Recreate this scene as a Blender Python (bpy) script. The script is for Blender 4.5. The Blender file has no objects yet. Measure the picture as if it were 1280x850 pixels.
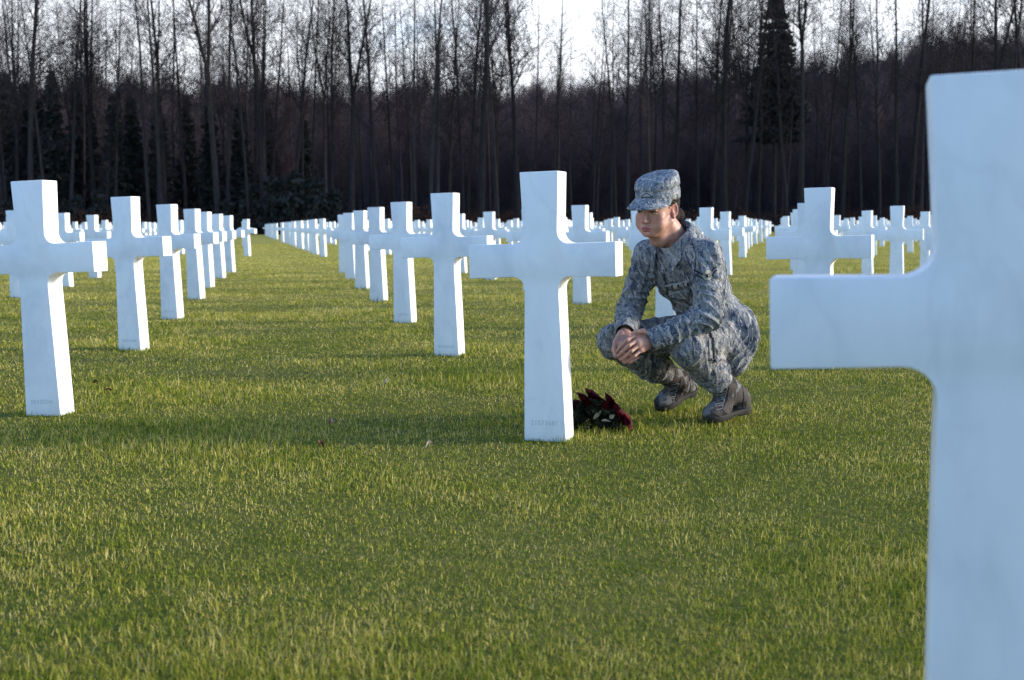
import bpy, bmesh, math, random
import numpy as np
from mathutils import Vector, Matrix
from mathutils.bvhtree import BVHTree

S = bpy.context.scene
COL = S.collection

# ------------------------------------------------------------------ camera
F_PX, PITCH, ROLL, CAM_Z = 1512.42, 0.0945419, -0.0050907, 0.8425
cam_d = bpy.data.cameras.new('camera')
cam = bpy.data.objects.new('camera', cam_d)
COL.objects.link(cam)
cam_d.sensor_width = 36.0
cam_d.lens = F_PX / 1280 * 36.0
cam_d.clip_start, cam_d.clip_end = 0.05, 5000
_cp, _sp, _cr, _sr = math.cos(PITCH), math.sin(PITCH), math.cos(ROLL), math.sin(ROLL)
_R = Vector((1, 0, 0)); _U = Vector((0, _sp, _cp)); _F = Vector((0, _cp, -_sp))
_R2 = _cr * _R + _sr * _U; _U2 = _cr * _U - _sr * _R
_m = Matrix((_R2, _U2, -_F)).transposed().to_4x4()
_m.translation = Vector((0, 0, CAM_Z))
cam.matrix_world = _m
cam_d.dof.use_dof = True
cam_d.dof.focus_distance = 4.95
cam_d.dof.aperture_fstop = 5.0
S.camera = cam

# ------------------------------------------------------------------ sky, sun, exposure
SUN_EL, SUN_AZ = 14.0, 3.0            # azimuth: degrees from +X towards +Y
w = bpy.data.worlds.new('World'); S.world = w; w.use_nodes = True
wn = w.node_tree.nodes; wl = w.node_tree.links
sky = wn.new('ShaderNodeTexSky'); sky.sky_type = 'NISHITA'; sky.sun_disc = False
sky.sun_elevation = math.radians(SUN_EL)
sky.sun_rotation = math.radians(90 - SUN_AZ)
sky.altitude = 300; sky.dust_density = 0.8; sky.ozone_density = 2.5
# cool white balance of the clear sky, and a bright bank of thin cloud low over the wood
wb_ = wn.new('ShaderNodeMix'); wb_.data_type = 'RGBA'; wb_.blend_type = 'MULTIPLY'; wb_.inputs[0].default_value = 1
wl.new(sky.outputs[0], wb_.inputs[6]); wb_.inputs[7].default_value = (.94, .985, 1.12, 1)
tcw = wn.new('ShaderNodeTexCoord'); sxw = wn.new('ShaderNodeSeparateXYZ'); wl.new(tcw.outputs['Generated'], sxw.inputs[0])
nzw = wn.new('ShaderNodeTexNoise'); nzw.inputs['Scale'].default_value = 3.2; nzw.inputs['Detail'].default_value = 5
mpw = wn.new('ShaderNodeMapping'); mpw.inputs['Scale'].default_value = (1, 1, 2.6); mpw.inputs['Location'].default_value = (.35, 0, 0)
wl.new(tcw.outputs['Generated'], mpw.inputs[0]); wl.new(mpw.outputs[0], nzw.inputs[0])
def wramp(inp, a, b):
    r = wn.new('ShaderNodeMapRange'); r.interpolation_type = 'SMOOTHSTEP'; wl.new(inp, r.inputs[0]); r.inputs[1].default_value = a; r.inputs[2].default_value = b; return r.outputs[0]
def wmul(a, b):
    r = wn.new('ShaderNodeMath'); r.operation = 'MULTIPLY'; wl.new(a, r.inputs[0]); wl.new(b, r.inputs[1]); return r.outputs[0]
low = wramp(sxw.outputs[2], .62, .12); fwd = wramp(sxw.outputs[1], .1, .6); cl = wramp(nzw.outputs[0], .10, .46)
cm = wn.new('ShaderNodeMix'); cm.data_type = 'RGBA'; wl.new(wmul(wmul(low, fwd), cl), cm.inputs[0]); wl.new(wb_.outputs[2], cm.inputs[6])
cm.inputs[7].default_value = (3.6, 3.75, 3.95, 1)
wl.new(cm.outputs[2], wn['Background'].inputs[0])
wn['Background'].inputs[1].default_value = 0.15
sun_d = bpy.data.lights.new('sun', 'SUN'); sun = bpy.data.objects.new('sun', sun_d); COL.objects.link(sun)
sun_d.energy = 2.0; sun_d.angle = math.radians(10); sun_d.color = (1.0, 0.90, 0.74)
sdir = Vector((math.cos(math.radians(SUN_AZ)) * math.cos(math.radians(SUN_EL)),
               math.sin(math.radians(SUN_AZ)) * math.cos(math.radians(SUN_EL)), math.sin(math.radians(SUN_EL))))
sun.rotation_euler = sdir.to_track_quat('Z', 'Y').to_euler()
sun.location = sdir * 60
S.view_settings.view_transform = 'Standard'; S.view_settings.look = 'None'
S.view_settings.gamma = 1.0; S.view_settings.exposure = 1.55
S.view_settings.use_curve_mapping = False
S.cycles.use_denoising = True; S.cycles.denoising_prefilter = 'NONE'; S.cycles.denoising_input_passes = 'RGB_ALBEDO_NORMAL'; S.cycles.use_adaptive_sampling = False
S.cycles.max_bounces = 5; S.cycles.diffuse_bounces = 3; S.cycles.glossy_bounces = 2; S.cycles.transmission_bounces = 3
S.cycles.sample_clamp_indirect = 2.0
S.cycles.caustics_reflective = False; S.cycles.caustics_refractive = False

# ------------------------------------------------------------------ helpers
def unproj(px, py, Y):
    """point of the place seen at pixel (px, py) of the 1280x850 photograph at depth Y"""
    a, b = px - 640, py - 425
    xx = _cr * a + _sr * b; yy = -_sr * a + _cr * b
    k = -yy / F_PX
    d = Y / (_cp + k * _sp)
    u = k * d
    return np.array([d * xx / F_PX, Y, CAM_Z + u * _cp - d * _sp])

def ray(px, py):
    a, b = px - 640, py - 425
    return (_R2 * (a / F_PX) - _U2 * (b / F_PX) + _F).normalized()

def tag(o, label=None, cat=None, group=None, kind=None):
    if label: o['label'] = label
    if cat: o['category'] = cat
    if group: o['group'] = group
    if kind: o['kind'] = kind
    return o

def new_mesh(name, V, Fs, mats=(), smooth=False, mat_idx=None, attrs=None):
    V = np.asarray(V, np.float32).reshape(-1, 3)
    me = bpy.data.meshes.new(name)
    if isinstance(Fs, np.ndarray):
        n, k = Fs.shape
        me.vertices.add(len(V)); me.vertices.foreach_set('co', V.ravel())
        me.loops.add(n * k); me.loops.foreach_set('vertex_index', Fs.astype(np.int32).ravel())
        me.polygons.add(n)
        me.polygons.foreach_set('loop_start', np.arange(0, n * k, k, dtype=np.int32))
        try: me.polygons.foreach_set('loop_total', np.full(n, k, np.int32))
        except Exception: pass
        me.update(calc_edges=True)
    else:
        me.from_pydata(V.tolist(), [], [list(f) for f in Fs]); me.update()
    for m in (mats if isinstance(mats, (list, tuple)) else [mats]): me.materials.append(m)
    if mat_idx is not None: me.polygons.foreach_set('material_index', np.asarray(mat_idx, np.int32))
    if smooth: me.polygons.foreach_set('use_smooth', np.ones(len(me.polygons), bool))
    for an, av in (attrs or {}).items():
        at = me.attributes.new(an, 'FLOAT', 'POINT'); at.data.foreach_set('value', np.asarray(av, np.float32))
    return me

def link(name, me, parent=None, loc=(0, 0, 0)):
    o = bpy.data.objects.new(name, me); COL.objects.link(o); o.location = loc
    if parent is not None: o.parent = parent
    return o

def empty(name, loc=(0, 0, 0), rz=0.0):
    o = bpy.data.objects.new(name, None); COL.objects.link(o)
    o.location = loc; o.rotation_euler = (0, 0, rz); o.empty_display_size = .2
    return o

def copy_tree(o, parent=None):
    c = o.copy(); COL.objects.link(c)
    c.parent = parent
    for ch in list(o.children): copy_tree(ch, c)
    return c

# ------------------------------------------------------------------ materials
def mat(name, base=(.5, .5, .5), rough=.8, spec=.3):
    m = bpy.data.materials.new(name); m.use_nodes = True
    b = m.node_tree.nodes['Principled BSDF']
    b.inputs['Base Color'].default_value = (*base, 1); b.inputs['Roughness'].default_value = rough
    b.inputs['Specular IOR Level'].default_value = spec
    return m

class N:
    """small node helper"""
    def __init__(s, m): s.t = m.node_tree; s.n = s.t.nodes; s.b = s.n['Principled BSDF']; s._tc = None
    def new(s, t, **kw):
        x = s.n.new(t)
        for k, v in kw.items(): setattr(x, k, v)
        return x
    def l(s, a, b): s.t.links.new(a, b)
    def coord(s, kind='Object'):
        if s._tc is None: s._tc = s.new('ShaderNodeTexCoord')
        return s._tc.outputs[kind]
    def mapping(s, v, scale=(1, 1, 1), loc=(0, 0, 0), rot=(0, 0, 0)):
        x = s.new('ShaderNodeMapping'); s.l(v, x.inputs[0])
        x.inputs['Location'].default_value = loc; x.inputs['Rotation'].default_value = rot; x.inputs['Scale'].default_value = scale
        return x.outputs[0]
    def noise(s, v, scale=5, detail=3, rough=.5, dist=0.0):
        x = s.new('ShaderNodeTexNoise'); s.l(v, x.inputs['Vector'])
        x.inputs['Scale'].default_value = scale; x.inputs['Detail'].default_value = detail
        x.inputs['Roughness'].default_value = rough; x.inputs['Distortion'].default_value = dist
        return x.outputs[0]
    def ramp(s, f, stops, interp='LINEAR'):
        x = s.new('ShaderNodeValToRGB'); s.l(f, x.inputs[0]); r = x.color_ramp; r.interpolation = interp
        while len(r.elements) < len(stops): r.elements.new(.5)
        for e, (p, c) in zip(r.elements, stops):
            e.position = p; e.color = (*c, 1) if len(c) == 3 else c
        return x.outputs[0]
    def mix(s, f, a, b, mode='MIX'):
        x = s.new('ShaderNodeMix', data_type='RGBA', blend_type=mode)
        for i, v in ((0, f), (6, a), (7, b)):
            if isinstance(v, (int, float)): x.inputs[i].default_value = v
            elif isinstance(v, tuple): x.inputs[i].default_value = (*v, 1)
            else: s.l(v, x.inputs[i])
        return x.outputs[2]
    def math(s, op, a, b=0.0):
        x = s.new('ShaderNodeMath', operation=op)
        for i, v in ((0, a), (1, b)):
            if isinstance(v, (int, float)): x.inputs[i].default_value = v
            else: s.l(v, x.inputs[i])
        return x.outputs[0]
    def bump(s, h, strength=.3, dist=.01):
        x = s.new('ShaderNodeBump'); x.inputs['Strength'].default_value = strength; x.inputs['Distance'].default_value = dist
        s.l(h, x.inputs['Height']); s.l(x.outputs[0], s.b.inputs['Normal'])
    def color(s, c): s.l(c, s.b.inputs['Base Color'])

def marble_mat():
    m = mat('white_marble', (.8, .8, .79), .42, .35); g = N(m)
    oi = g.new('ShaderNodeObjectInfo')
    off = g.new('ShaderNodeVectorMath', operation='ADD'); g.l(g.coord(), off.inputs[0])
    sc = g.new('ShaderNodeVectorMath', operation='SCALE'); sc.inputs[0].default_value = (17, 31, 11); g.l(oi.outputs['Random'], sc.inputs['Scale'])
    g.l(sc.outputs[0], off.inputs[1]); v = off.outputs[0]
    cloud = g.noise(g.mapping(v, (1, 1, .6), rot=(0, .7, 0)), 4.5, 6, .62, .6)
    vein = g.noise(g.mapping(v, (1.2, 1, .55), rot=(0, .9, .2)), 3.2, 4, .5, 1.1)
    vv = g.math('ABSOLUTE', g.math('SUBTRACT', vein, .5))
    base = g.ramp(cloud, [(.3, (.66, .67, .69)), (.5, (.78, .78, .78)), (.72, (.83, .83, .82))])
    c = g.mix(g.ramp(vv, [(0, (.22, .22, .22)), (.03, (0, 0, 0))]), base, (.60, .61, .63))
    # grass-splash stain close to the ground, broken by noise
    sep = g.new('ShaderNodeSeparateXYZ'); g.l(g.coord(), sep.inputs[0])
    st = g.math('MULTIPLY', g.ramp(sep.outputs[2], [(.0, (1, 1, 1)), (.09, (0, 0, 0))]), g.noise(g.mapping(v, (1, 1, .3)), 30, 4, .6))
    c = g.mix(g.math('MULTIPLY', st, .35), c, (.45, .47, .36))
    hv = g.new('ShaderNodeHueSaturation'); g.l(c, hv.inputs['Color']); tone = g.new('ShaderNodeMapRange'); g.l(oi.outputs['Random'], tone.inputs[0]); tone.inputs[3].default_value = .91; tone.inputs[4].default_value = 1.04
    g.l(tone.outputs[0], hv.inputs['Value'])
    g.color(hv.outputs[0]); g.bump(g.noise(v, 160, 3, .6), .06, .002)
    return m

def bark_mat(name, a, b):
    m = mat(name, a, .9, .1); g = N(m)
    oi = g.new('ShaderNodeObjectInfo')
    n = g.noise(g.mapping(g.coord(), (3, 3, .5)), 2.2, 5, .65)
    c = g.ramp(n, [(.3, a), (.7, b)])
    hsv = g.new('ShaderNodeHueSaturation'); g.l(c, hsv.inputs['Color'])
    mr = g.new('ShaderNodeMapRange'); g.l(oi.outputs['Random'], mr.inputs[0]); mr.inputs[3].default_value = .65; mr.inputs[4].default_value = 1.45
    g.l(mr.outputs[0], hsv.inputs['Value']); g.color(hsv.outputs[0])
    g.bump(n, .5, .05)
    return m

def grass_mat():
    m = mat('grass_blade', (.1, .15, .03), .7, .06); g = N(m)
    at = g.new('ShaderNodeAttribute', attribute_name='tint')
    geo = g.new('ShaderNodeNewGeometry')
    big = g.noise(g.mapping(geo.outputs['Position'], (1, 1, 0)), .8, 5, .62, .4)
    mid = g.noise(g.mapping(geo.outputs['Position'], (1, 1, 0)), 5.0, 4, .65, .5)
    pat = g.math('ADD', g.math('MULTIPLY', big, .5), g.math('MULTIPLY', mid, .5))
    f = g.math('ADD', at.outputs['Fac'], g.math('MULTIPLY', g.math('SUBTRACT', pat, .5), 2.0))
    c = g.ramp(f, [(.03, (.080, .128, .012)), (.28, (.185, .235, .020)), (.54, (.345, .325, .042)), (.76, (.50, .415, .100)), (.97, (.60, .51, .20))])
    g.color(c)
    tr = g.new('ShaderNodeBsdfTranslucent'); g.l(c, tr.inputs[0])
    mx = g.new('ShaderNodeMixShader'); mx.inputs[0].default_value = .30
    g.l(g.b.outputs[0], mx.inputs[1]); g.l(tr.outputs[0], mx.inputs[2])
    g.l(mx.outputs[0], g.n['Material Output'].inputs[0])
    return m

def lawn_mat():
    m = mat('lawn_soil', (.06, .07, .02), .95, .05); g = N(m)
    p = g.coord('Object')
    big = g.noise(p, .55, 4, .6); mid = g.noise(p, 3.2, 4, .65); fine = g.noise(g.mapping(p, (1, .45, 1)), 60, 4, .7)
    pat = g.math('ADD', g.math('MULTIPLY', big, .5), g.math('MULTIPLY', mid, .5))
    f = g.math('ADD', g.math('MULTIPLY', fine, .7), g.math('MULTIPLY', pat, .5))
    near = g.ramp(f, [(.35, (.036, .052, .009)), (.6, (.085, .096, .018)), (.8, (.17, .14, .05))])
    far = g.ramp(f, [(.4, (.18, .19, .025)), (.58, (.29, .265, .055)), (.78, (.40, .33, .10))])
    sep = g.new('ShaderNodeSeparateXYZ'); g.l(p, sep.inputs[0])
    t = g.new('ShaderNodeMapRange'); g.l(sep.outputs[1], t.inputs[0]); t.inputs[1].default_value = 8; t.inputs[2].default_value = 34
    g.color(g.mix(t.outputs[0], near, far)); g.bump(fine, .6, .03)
    return m

def camo_mat(name, seed, bright=1.0, stretch=(1, 1, .32), tint=(1, 1, 1)):
    m = mat(name, (.2, .2, .2), .85, .15); g = N(m)
    p = g.mapping(g.coord(), (1, 1, 1), (seed, seed * .7, 0), (.25, .35, 0))
    # small square steps: the pixelated edge of the printed cloth
    sn = g.new('ShaderNodeVectorMath', operation='SNAP'); g.l(p, sn.inputs[0]); sn.inputs[1].default_value = (.0026,) * 3
    q = g.mapping(sn.outputs[0], stretch)
    n1 = g.noise(q, 39, 4, .65, 1.2); n2 = g.noise(g.mapping(q, (1, 1, 1), (3, 1, 2)), 52, 4, .65, 1.0); n3 = g.noise(g.mapping(q, (1, 1, 1), (7, 5, 1)), 80, 3, .6, .8)
    B = lambda c: tuple(x * bright * .98 * k for x, k in zip(c, tint))
    base = B((.150, .163, .172))
    c = g.mix(g.ramp(n1, [(0, (0, 0, 0)), (.53, (1, 1, 1))], 'CONSTANT'), base, B((.27, .272, .268)))
    c = g.mix(g.ramp(n2, [(0, (0, 0, 0)), (.545, (1, 1, 1))], 'CONSTANT'), c, B((.054, .066, .102)))
    c = g.mix(g.ramp(n3, [(0, (0, 0, 0)), (.61, (1, 1, 1))], 'CONSTANT'), c, B((.365, .365, .35)))
    g.color(c)
    b1 = g.noise(g.mapping(g.coord(), (1, 1, .6)), 38, 3, .55, .5); b2 = g.noise(g.coord(), 900, 1, .5)
    g.bump(g.math('ADD', b1, g.math('MULTIPLY', b2, .06)), .55, .012)
    return m

M = {}
M['marble'] = marble_mat()
M['ink'] = mat('engraving_paint', (.52, .52, .54), .7)
M['bark'] = bark_mat('beech_bark', (.015, .0125, .0125), (.042, .037, .036))
M['twig'] = mat('twig_bark', (.036, .029, .031), .9, .1); M['htwig'] = mat('hill_twig_bark', (.080, .058, .062), .9, .1)
M['wbark'] = bark_mat('wood_bark', (.026, .020, .022), (.055, .044, .045))
M['needle'] = mat('needles', (.026, .028, .026), .7, .15)
M['grass'] = grass_mat()
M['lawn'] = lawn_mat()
M['camo'] = camo_mat('camouflage_cloth', 1.3)
M['camo_trouser'] = camo_mat('camouflage_trouser_cloth', 4.1, .92, (1, 1, .36), (1.05, 1.0, .95))
M['camo_cap'] = camo_mat('camouflage_cap_cloth', 7.7, 1.12, (1, 1, .6))
M['tape'] = mat('tape_cloth', (.27, .28, .28), .9)
M['black_thread'] = mat('dark_blue_thread', (.008, .009, .016), .8)
M['badge'] = mat('badge_disc_thread', (.30, .29, .24), .85)
M['tan_tee'] = mat('pale_undershirt', (.30, .30, .30), .9)
M['button'] = mat('button_plastic', (.06, .06, .065), .4, .4)
M['hair'] = mat('dark_brown_hair', (.012, .008, .007), .75, .15)
M['eye'] = mat('eye_white', (.22, .20, .19), .2, .5)
M['iris'] = mat('dark_iris', (.02, .012, .009), .15, .6)
M['sole'] = mat('rubber_sole', (.018, .017, .017), .8)
M['lace'] = mat('boot_lace', (.16, .17, .19), .9)
M['stem'] = mat('rose_stem', (.014, .018, .009), .7)
M['dry'] = mat('dry_leaf', (.19, .165, .11), .85)

def skin_mat():
    m = mat('skin', (.44, .235, .165), .5, .35); g = N(m)
    at = g.new('ShaderNodeAttribute', attribute_name='lip'); rd = g.new('ShaderNodeAttribute', attribute_name='rosy')
    n = g.noise(g.coord(), 60, 4, .6)
    c = g.ramp(n, [(.3, (.32, .17, .125)), (.7, (.41, .22, .165))])
    c = g.mix(rd.outputs['Fac'], c, (.37, .115, .092)); c = g.mix(at.outputs['Fac'], c, (.22, .060, .062))
    g.color(c); g.b.inputs['Subsurface Weight'].default_value = .12; g.b.inputs['Subsurface Radius'].default_value = (.012, .004, .002)
    g.b.inputs['Subsurface Scale'].default_value = .5
    g.bump(g.noise(g.coord(), 500, 2, .5), .1, .002)
    return m
M['skin'] = skin_mat()

def boot_mat():
    m = mat('boot_suede', (.12, .09, .075), .85, .15); g = N(m)
    sn = g.new('ShaderNodeVectorMath', operation='SNAP'); g.l(g.coord(), sn.inputs[0]); sn.inputs[1].default_value = (.003,) * 3
    n = g.noise(g.mapping(sn.outputs[0], (1, 1, .6), (2, 3, 1)), 17, 2, .5, .6)
    c = g.mix(g.ramp(n, [(0, (0, 0, 0)), (.56, (1, 1, 1))], 'CONSTANT'), (.058, .050, .046), (.14, .145, .15))
    n2 = g.noise(g.mapping(sn.outputs[0], (1, 1, .6), (9, 3, 1)), 22, 2, .5, .6)
    c = g.mix(g.ramp(n2, [(0, (0, 0, 0)), (.60, (1, 1, 1))], 'CONSTANT'), c, (.022, .019, .018))
    g.color(c); g.bump(g.noise(g.coord(), 140, 4, .7), .5, .006)
    return m
M['boot'] = boot_mat()

def petal_mat():
    m = mat('rose_petal', (.16, .004, .010), .55, .25); g = N(m)
    n = g.noise(g.coord(), 38, 3, .6)
    g.color(g.ramp(n, [(.3, (.045, .003, .012)), (.55, (.095, .004, .011)), (.80, (.19, .007, .013))]))
    return m
M['petal'] = petal_mat()
def leaf_mat():
    m = mat('rose_leaf', (.02, .03, .015), .8, .08); g = N(m)
    n = g.noise(g.coord(), 25, 3, .6)
    g.color(g.ramp(n, [(.35, (.006, .008, .005)), (.6, (.014, .017, .009)), (.85, (.04, .037, .022))]))
    return m
M['leaf'] = leaf_mat()
def floor_mat(name, a, b, c, s):
    m = mat(name, a, .95, .05); g = N(m)
    n = g.noise(g.coord(), s, 6, .65)
    g.color(g.ramp(n, [(.3, a), (.55, b), (.75, c)])); g.bump(n, .5, .3)
    return m
M['floor'] = floor_mat('leaf_litter', (.038, .021, .014), (.075, .037, .022), (.12, .058, .033), .8)
M['hill'] = floor_mat('wooded_slope', (.026, .019, .020), (.042, .030, .030), (.060, .042, .039), .25)

# ------------------------------------------------------------------ ground
def sheet(name, xs, ys, zf, m, smooth=True):
    X, Y = np.meshgrid(xs, ys); Z = zf(X, Y)
    V = np.stack([X, Y, Z], -1).reshape(-1, 3); nx = len(xs)
    i, j = np.meshgrid(np.arange(nx - 1), np.arange(len(ys) - 1)); a = (j * nx + i).ravel()
    return link(name, new_mesh(name, V, np.stack([a, a + 1, a + nx + 1, a + nx], -1), m, smooth))

EDGE = 128.0                                   # the lawn ends and the wood begins
def lawn_z(X, Y):
    near = 0.010 * (np.sin(X * 2.3 + Y * 1.1) + np.sin(Y * 3.1 - X * 1.7 + 1.3)) * .5
    return near - .004
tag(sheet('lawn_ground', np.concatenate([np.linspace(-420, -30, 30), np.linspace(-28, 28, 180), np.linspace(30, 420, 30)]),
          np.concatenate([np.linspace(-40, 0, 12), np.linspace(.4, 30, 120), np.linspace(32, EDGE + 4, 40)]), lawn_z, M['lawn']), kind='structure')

def hill_z(X, Y):
    t = np.clip((Y - EDGE - 22) / 190.0, 0, 1); s = t * t * (3 - 2 * t)
    side = 26 - 3 * np.exp(-((X - 10) / 28.0) ** 2) + 9 * np.clip((X - 20) / 90.0, 0, 1.3) + 1.5 * np.sin(X * .06 + 1.0) + 1.0 * np.sin(X * .17)
    return -.05 + .004 * np.maximum(Y - EDGE, 0) + s * side
def floor_z(X, Y):
    return .02 + .1 * np.sin(X * .5) * np.sin(Y * .7) * np.clip((Y - EDGE) / 6, 0, 1)
tag(sheet('woodland_floor', np.linspace(-420, 420, 160), np.linspace(EDGE, EDGE + 26, 20), floor_z, M['floor']), kind='structure')
tag(sheet('wooded_hill', np.linspace(-900, 900, 120), np.concatenate([np.linspace(EDGE + 22, 420, 70), np.linspace(440, 1800, 20)]), hill_z, M['hill']), kind='structure')

# ------------------------------------------------------------------ crosses
CH, WT, WNK, WB, ARM, ZU, ZL, TH = 1.05, .0792, .0700, .0863, .3014, .7728, .6380, .1150
def cross_mesh():
    r = .047
    def fillet(cx, cz, a0, a1, n=7):
        return [(cx + r * math.cos(math.radians(a0 + (a1 - a0) * i / n)), cz + r * math.sin(math.radians(a0 + (a1 - a0) * i / n))) for i in range(n + 1)]
    zb = -.12; wb = WB + (WB - WNK) * .12 / ZL
    right = [(wb, zb), (WB * .5 + WNK * .5, ZL * .5)]
    right += fillet(WNK + r, ZL + .003 - r, 180, 90)
    right += [(ARM, ZL), (ARM, ZU)]
    right += fillet(WNK + r, ZU - .003 + r, 270, 180)
    right += [(WT, CH)]
    poly = right + [(-x, z) for x, z in reversed(right)]
    bm = bmesh.new()
    fr = [bm.verts.new((x, -TH / 2, z)) for x, z in poly]
    f0 = bm.faces.new(fr)
    ex = bmesh.ops.extrude_face_region(bm, geom=[f0])
    for v in [g for g in ex['geom'] if isinstance(g, bmesh.types.BMVert)]: v.co.y += TH
    bmesh.ops.recalc_face_normals(bm, faces=bm.faces)
    es = [e for e in bm.edges if len(e.link_faces) == 2 and e.calc_face_angle(0) > .6]
    bmesh.ops.bevel(bm, geom=es, offset=.0052, segments=2, profile=.6, affect='EDGES')
    me = bpy.data.meshes.new('grave_cross'); bm.to_mesh(me); bm.free()
    me.materials.append(M['marble'])
    me.polygons.foreach_set('use_smooth', np.ones(len(me.polygons), bool)); me.set_sharp_from_angle(angle=math.radians(28))
    return me
CROSS = cross_mesh()

def text_mesh(body, size, m, extrude=0.0, bold=0.0):
    cu = bpy.data.curves.new('txt', 'FONT'); cu.body = body; cu.size = size; cu.align_x = 'CENTER'; cu.extrude = extrude; cu.offset = bold
    cu.space_character = 1.08
    o = bpy.data.objects.new('txt', cu); COL.objects.link(o)
    dg = bpy.context.evaluated_depsgraph_get(); dg.update()
    me = bpy.data.meshes.new_from_object(o.evaluated_get(dg))
    bpy.data.objects.remove(o); bpy.data.curves.remove(cu)
    me.materials.clear(); me.materials.append(m)
    return me

A_V = np.array([-.540, 2.905]); R_V = np.array([2.225, -.600]); O_P = np.array([.147, 4.773])
CROSS_GROUP = 'white marble crosses standing in rows on the lawn'
digits = random.Random(5)
def add_cross(x, y, yaw, lean, label, group=CROSS_GROUP, inscr=False):
    o = link('grave_cross', CROSS, None, (x, y, 0))
    o.rotation_euler = (0, math.radians(lean), math.radians(yaw))
    tag(o, label, 'cross', group)
    if inscr:
        t = text_mesh(''.join(digits.choice('0123456789') for _ in range(8)), .0265, M['ink'], .0004)
        c = link('inscription', t, o, (0, -TH / 2 - .0006, .057)); c.rotation_euler = (math.radians(90), 0, 0)
    return o

fixed = {  # (row, line): x, y, yaw, lean measured on the photograph
    (-1, 0): (.702, 1.733, -16.0, -1.6), (0, 0): (.147, 4.773, -19.7, -1.27), (1, 0): (-.405, 7.816, -19.6, -1.13),
    (2, 0): (-.942, 10.672, -20.3, -1.32), (3, 0): (-1.49, 13.57, -20.5, -1.25), (0, -1): (-2.091, 5.425, -12.1, -1.95),
    (1, -1): (-2.618, 8.342, -14.5, -1.58), (2, -1): (-3.157, 11.236, -16.7, -1.35), (1, 1): (1.809, 7.07, -24.3, -1.09)}
LBL = {
    (-1, 0): 'huge white marble cross closest to the viewer, cut off by the right edge',
    (0, 0): 'white marble cross beside the crouching person with red roses at its foot',
    (1, 0): 'white marble cross next behind the one with red roses at its foot',
    (2, 0): 'white cross third in the line that starts at the roses',
    (3, 0): 'white cross fourth in the line that starts at the roses',
    (4, 0): 'white cross fifth in the line that starts at the roses',
    (5, 0): 'white cross sixth in the line that starts at the roses',
    (6, 0): 'white cross seventh and last in the line that starts at the roses, before the gap',
    (0, -1): 'largest white cross of the left line, its arm cut off by the left edge',
    (1, -1): 'second white cross back in the line at the left edge',
    (2, -1): 'third white cross back in the line at the left edge',
    (3, -1): 'fourth white cross back in the line at the left edge',
    (4, -1): 'fifth white cross back in the line at the left edge',
    (5, -1): 'sixth white cross back in the line at the left edge',
    (6, -1): 'seventh white cross in the line at the left edge, last before the gap',
    (1, 1): 'white cross standing alone between the person and the huge cross, arm tops in view',
}
ords = ['first', 'second', 'third', 'fourth', 'fifth', 'sixth', 'seventh', 'eighth', 'ninth', 'tenth']
rc = random.Random(11)
def lattice(m, n):
    p = O_P + m * A_V + n * R_V
    p[1] += -.02 * n * n * (1 if n < 0 else .3)
    return p
def in_view(x, y, margin=.5):
    return y > 1.2 and abs(x) < (640 / F_PX) * y + margin
far_pts = []; blocks = {}
for m in range(-1, 8):
    for n in range(-6, 9):
        if (m, n) in fixed: x, y, yaw, lean = fixed[(m, n)]
        else:
            x, y = lattice(m, n); x += rc.uniform(-.04, .04); y += rc.uniform(-.05, .05)
            yaw = -19 - 1.9 * n + rc.uniform(-1.5, 1.5); yaw = max(-30, min(-8, yaw)); lean = -1.2 + rc.uniform(-.5, .5)
            if m == 7 and n < 2: continue
        if not in_view(x, y, .35): continue
        blocks.setdefault(n, []).append((m, x, y, yaw, lean))
where = {-2: 'in the line hidden behind the left edge cross', -3: 'in the far left line of the near block', 1: 'in the line just behind the person',
         2: 'in the line seen right of the cap', 3: 'in the line left of the huge cross', 4: 'in the line beside the huge cross',
         5: 'in the line under the huge cross arm', 6: 'in the outer right line'}
for n, lst in blocks.items():
    lst.sort()
    for i, (m, x, y, yaw, lean) in enumerate(lst):
        lab = LBL.get((m, n)) or f'small white cross, {ords[min(i, 9)]} from the front {where.get(n, "in the outer line of the near block")}'
        add_cross(x, y, yaw, lean, lab, inscr=(m <= 2 and y < 12))
cnt = 0
for m in list(range(10, 22)) + list(range(26, 42)):
    for n in range(-30, 46):
        # beyond the gap the lines swing a little further left, less so on the right of the field
        x, y = O_P + 10 * A_V + (m - 10) * np.array([-.645 + .11 * min(max((n - 2) / 8, 0), 1), 2.905]) + n * R_V
        if not in_view(x, y, 1.2) or y < 27 or y > 118: continue
        x += rc.uniform(-.05, .05); y += rc.uniform(-.05, .05)
        yaw = max(-34, -20 - .35 * n + rc.uniform(-2, 2)); lean = -1.2 + rc.uniform(-.7, .7)
        far_pts.append((y, x, yaw, lean, m))
far_pts.sort()
n_ind = 300 - sum(len(v) for v in blocks.values())
for y, x, yaw, lean, m in far_pts[:n_ind]:
    add_cross(x, y, yaw, lean, 'tiny white cross in the dense far block of graves beyond the grass gap', 'tiny white crosses of the far block')
cv = np.empty(len(CROSS.vertices) * 3, np.float32); CROSS.vertices.foreach_get('co', cv); cv = cv.reshape(-1, 3)
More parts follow.
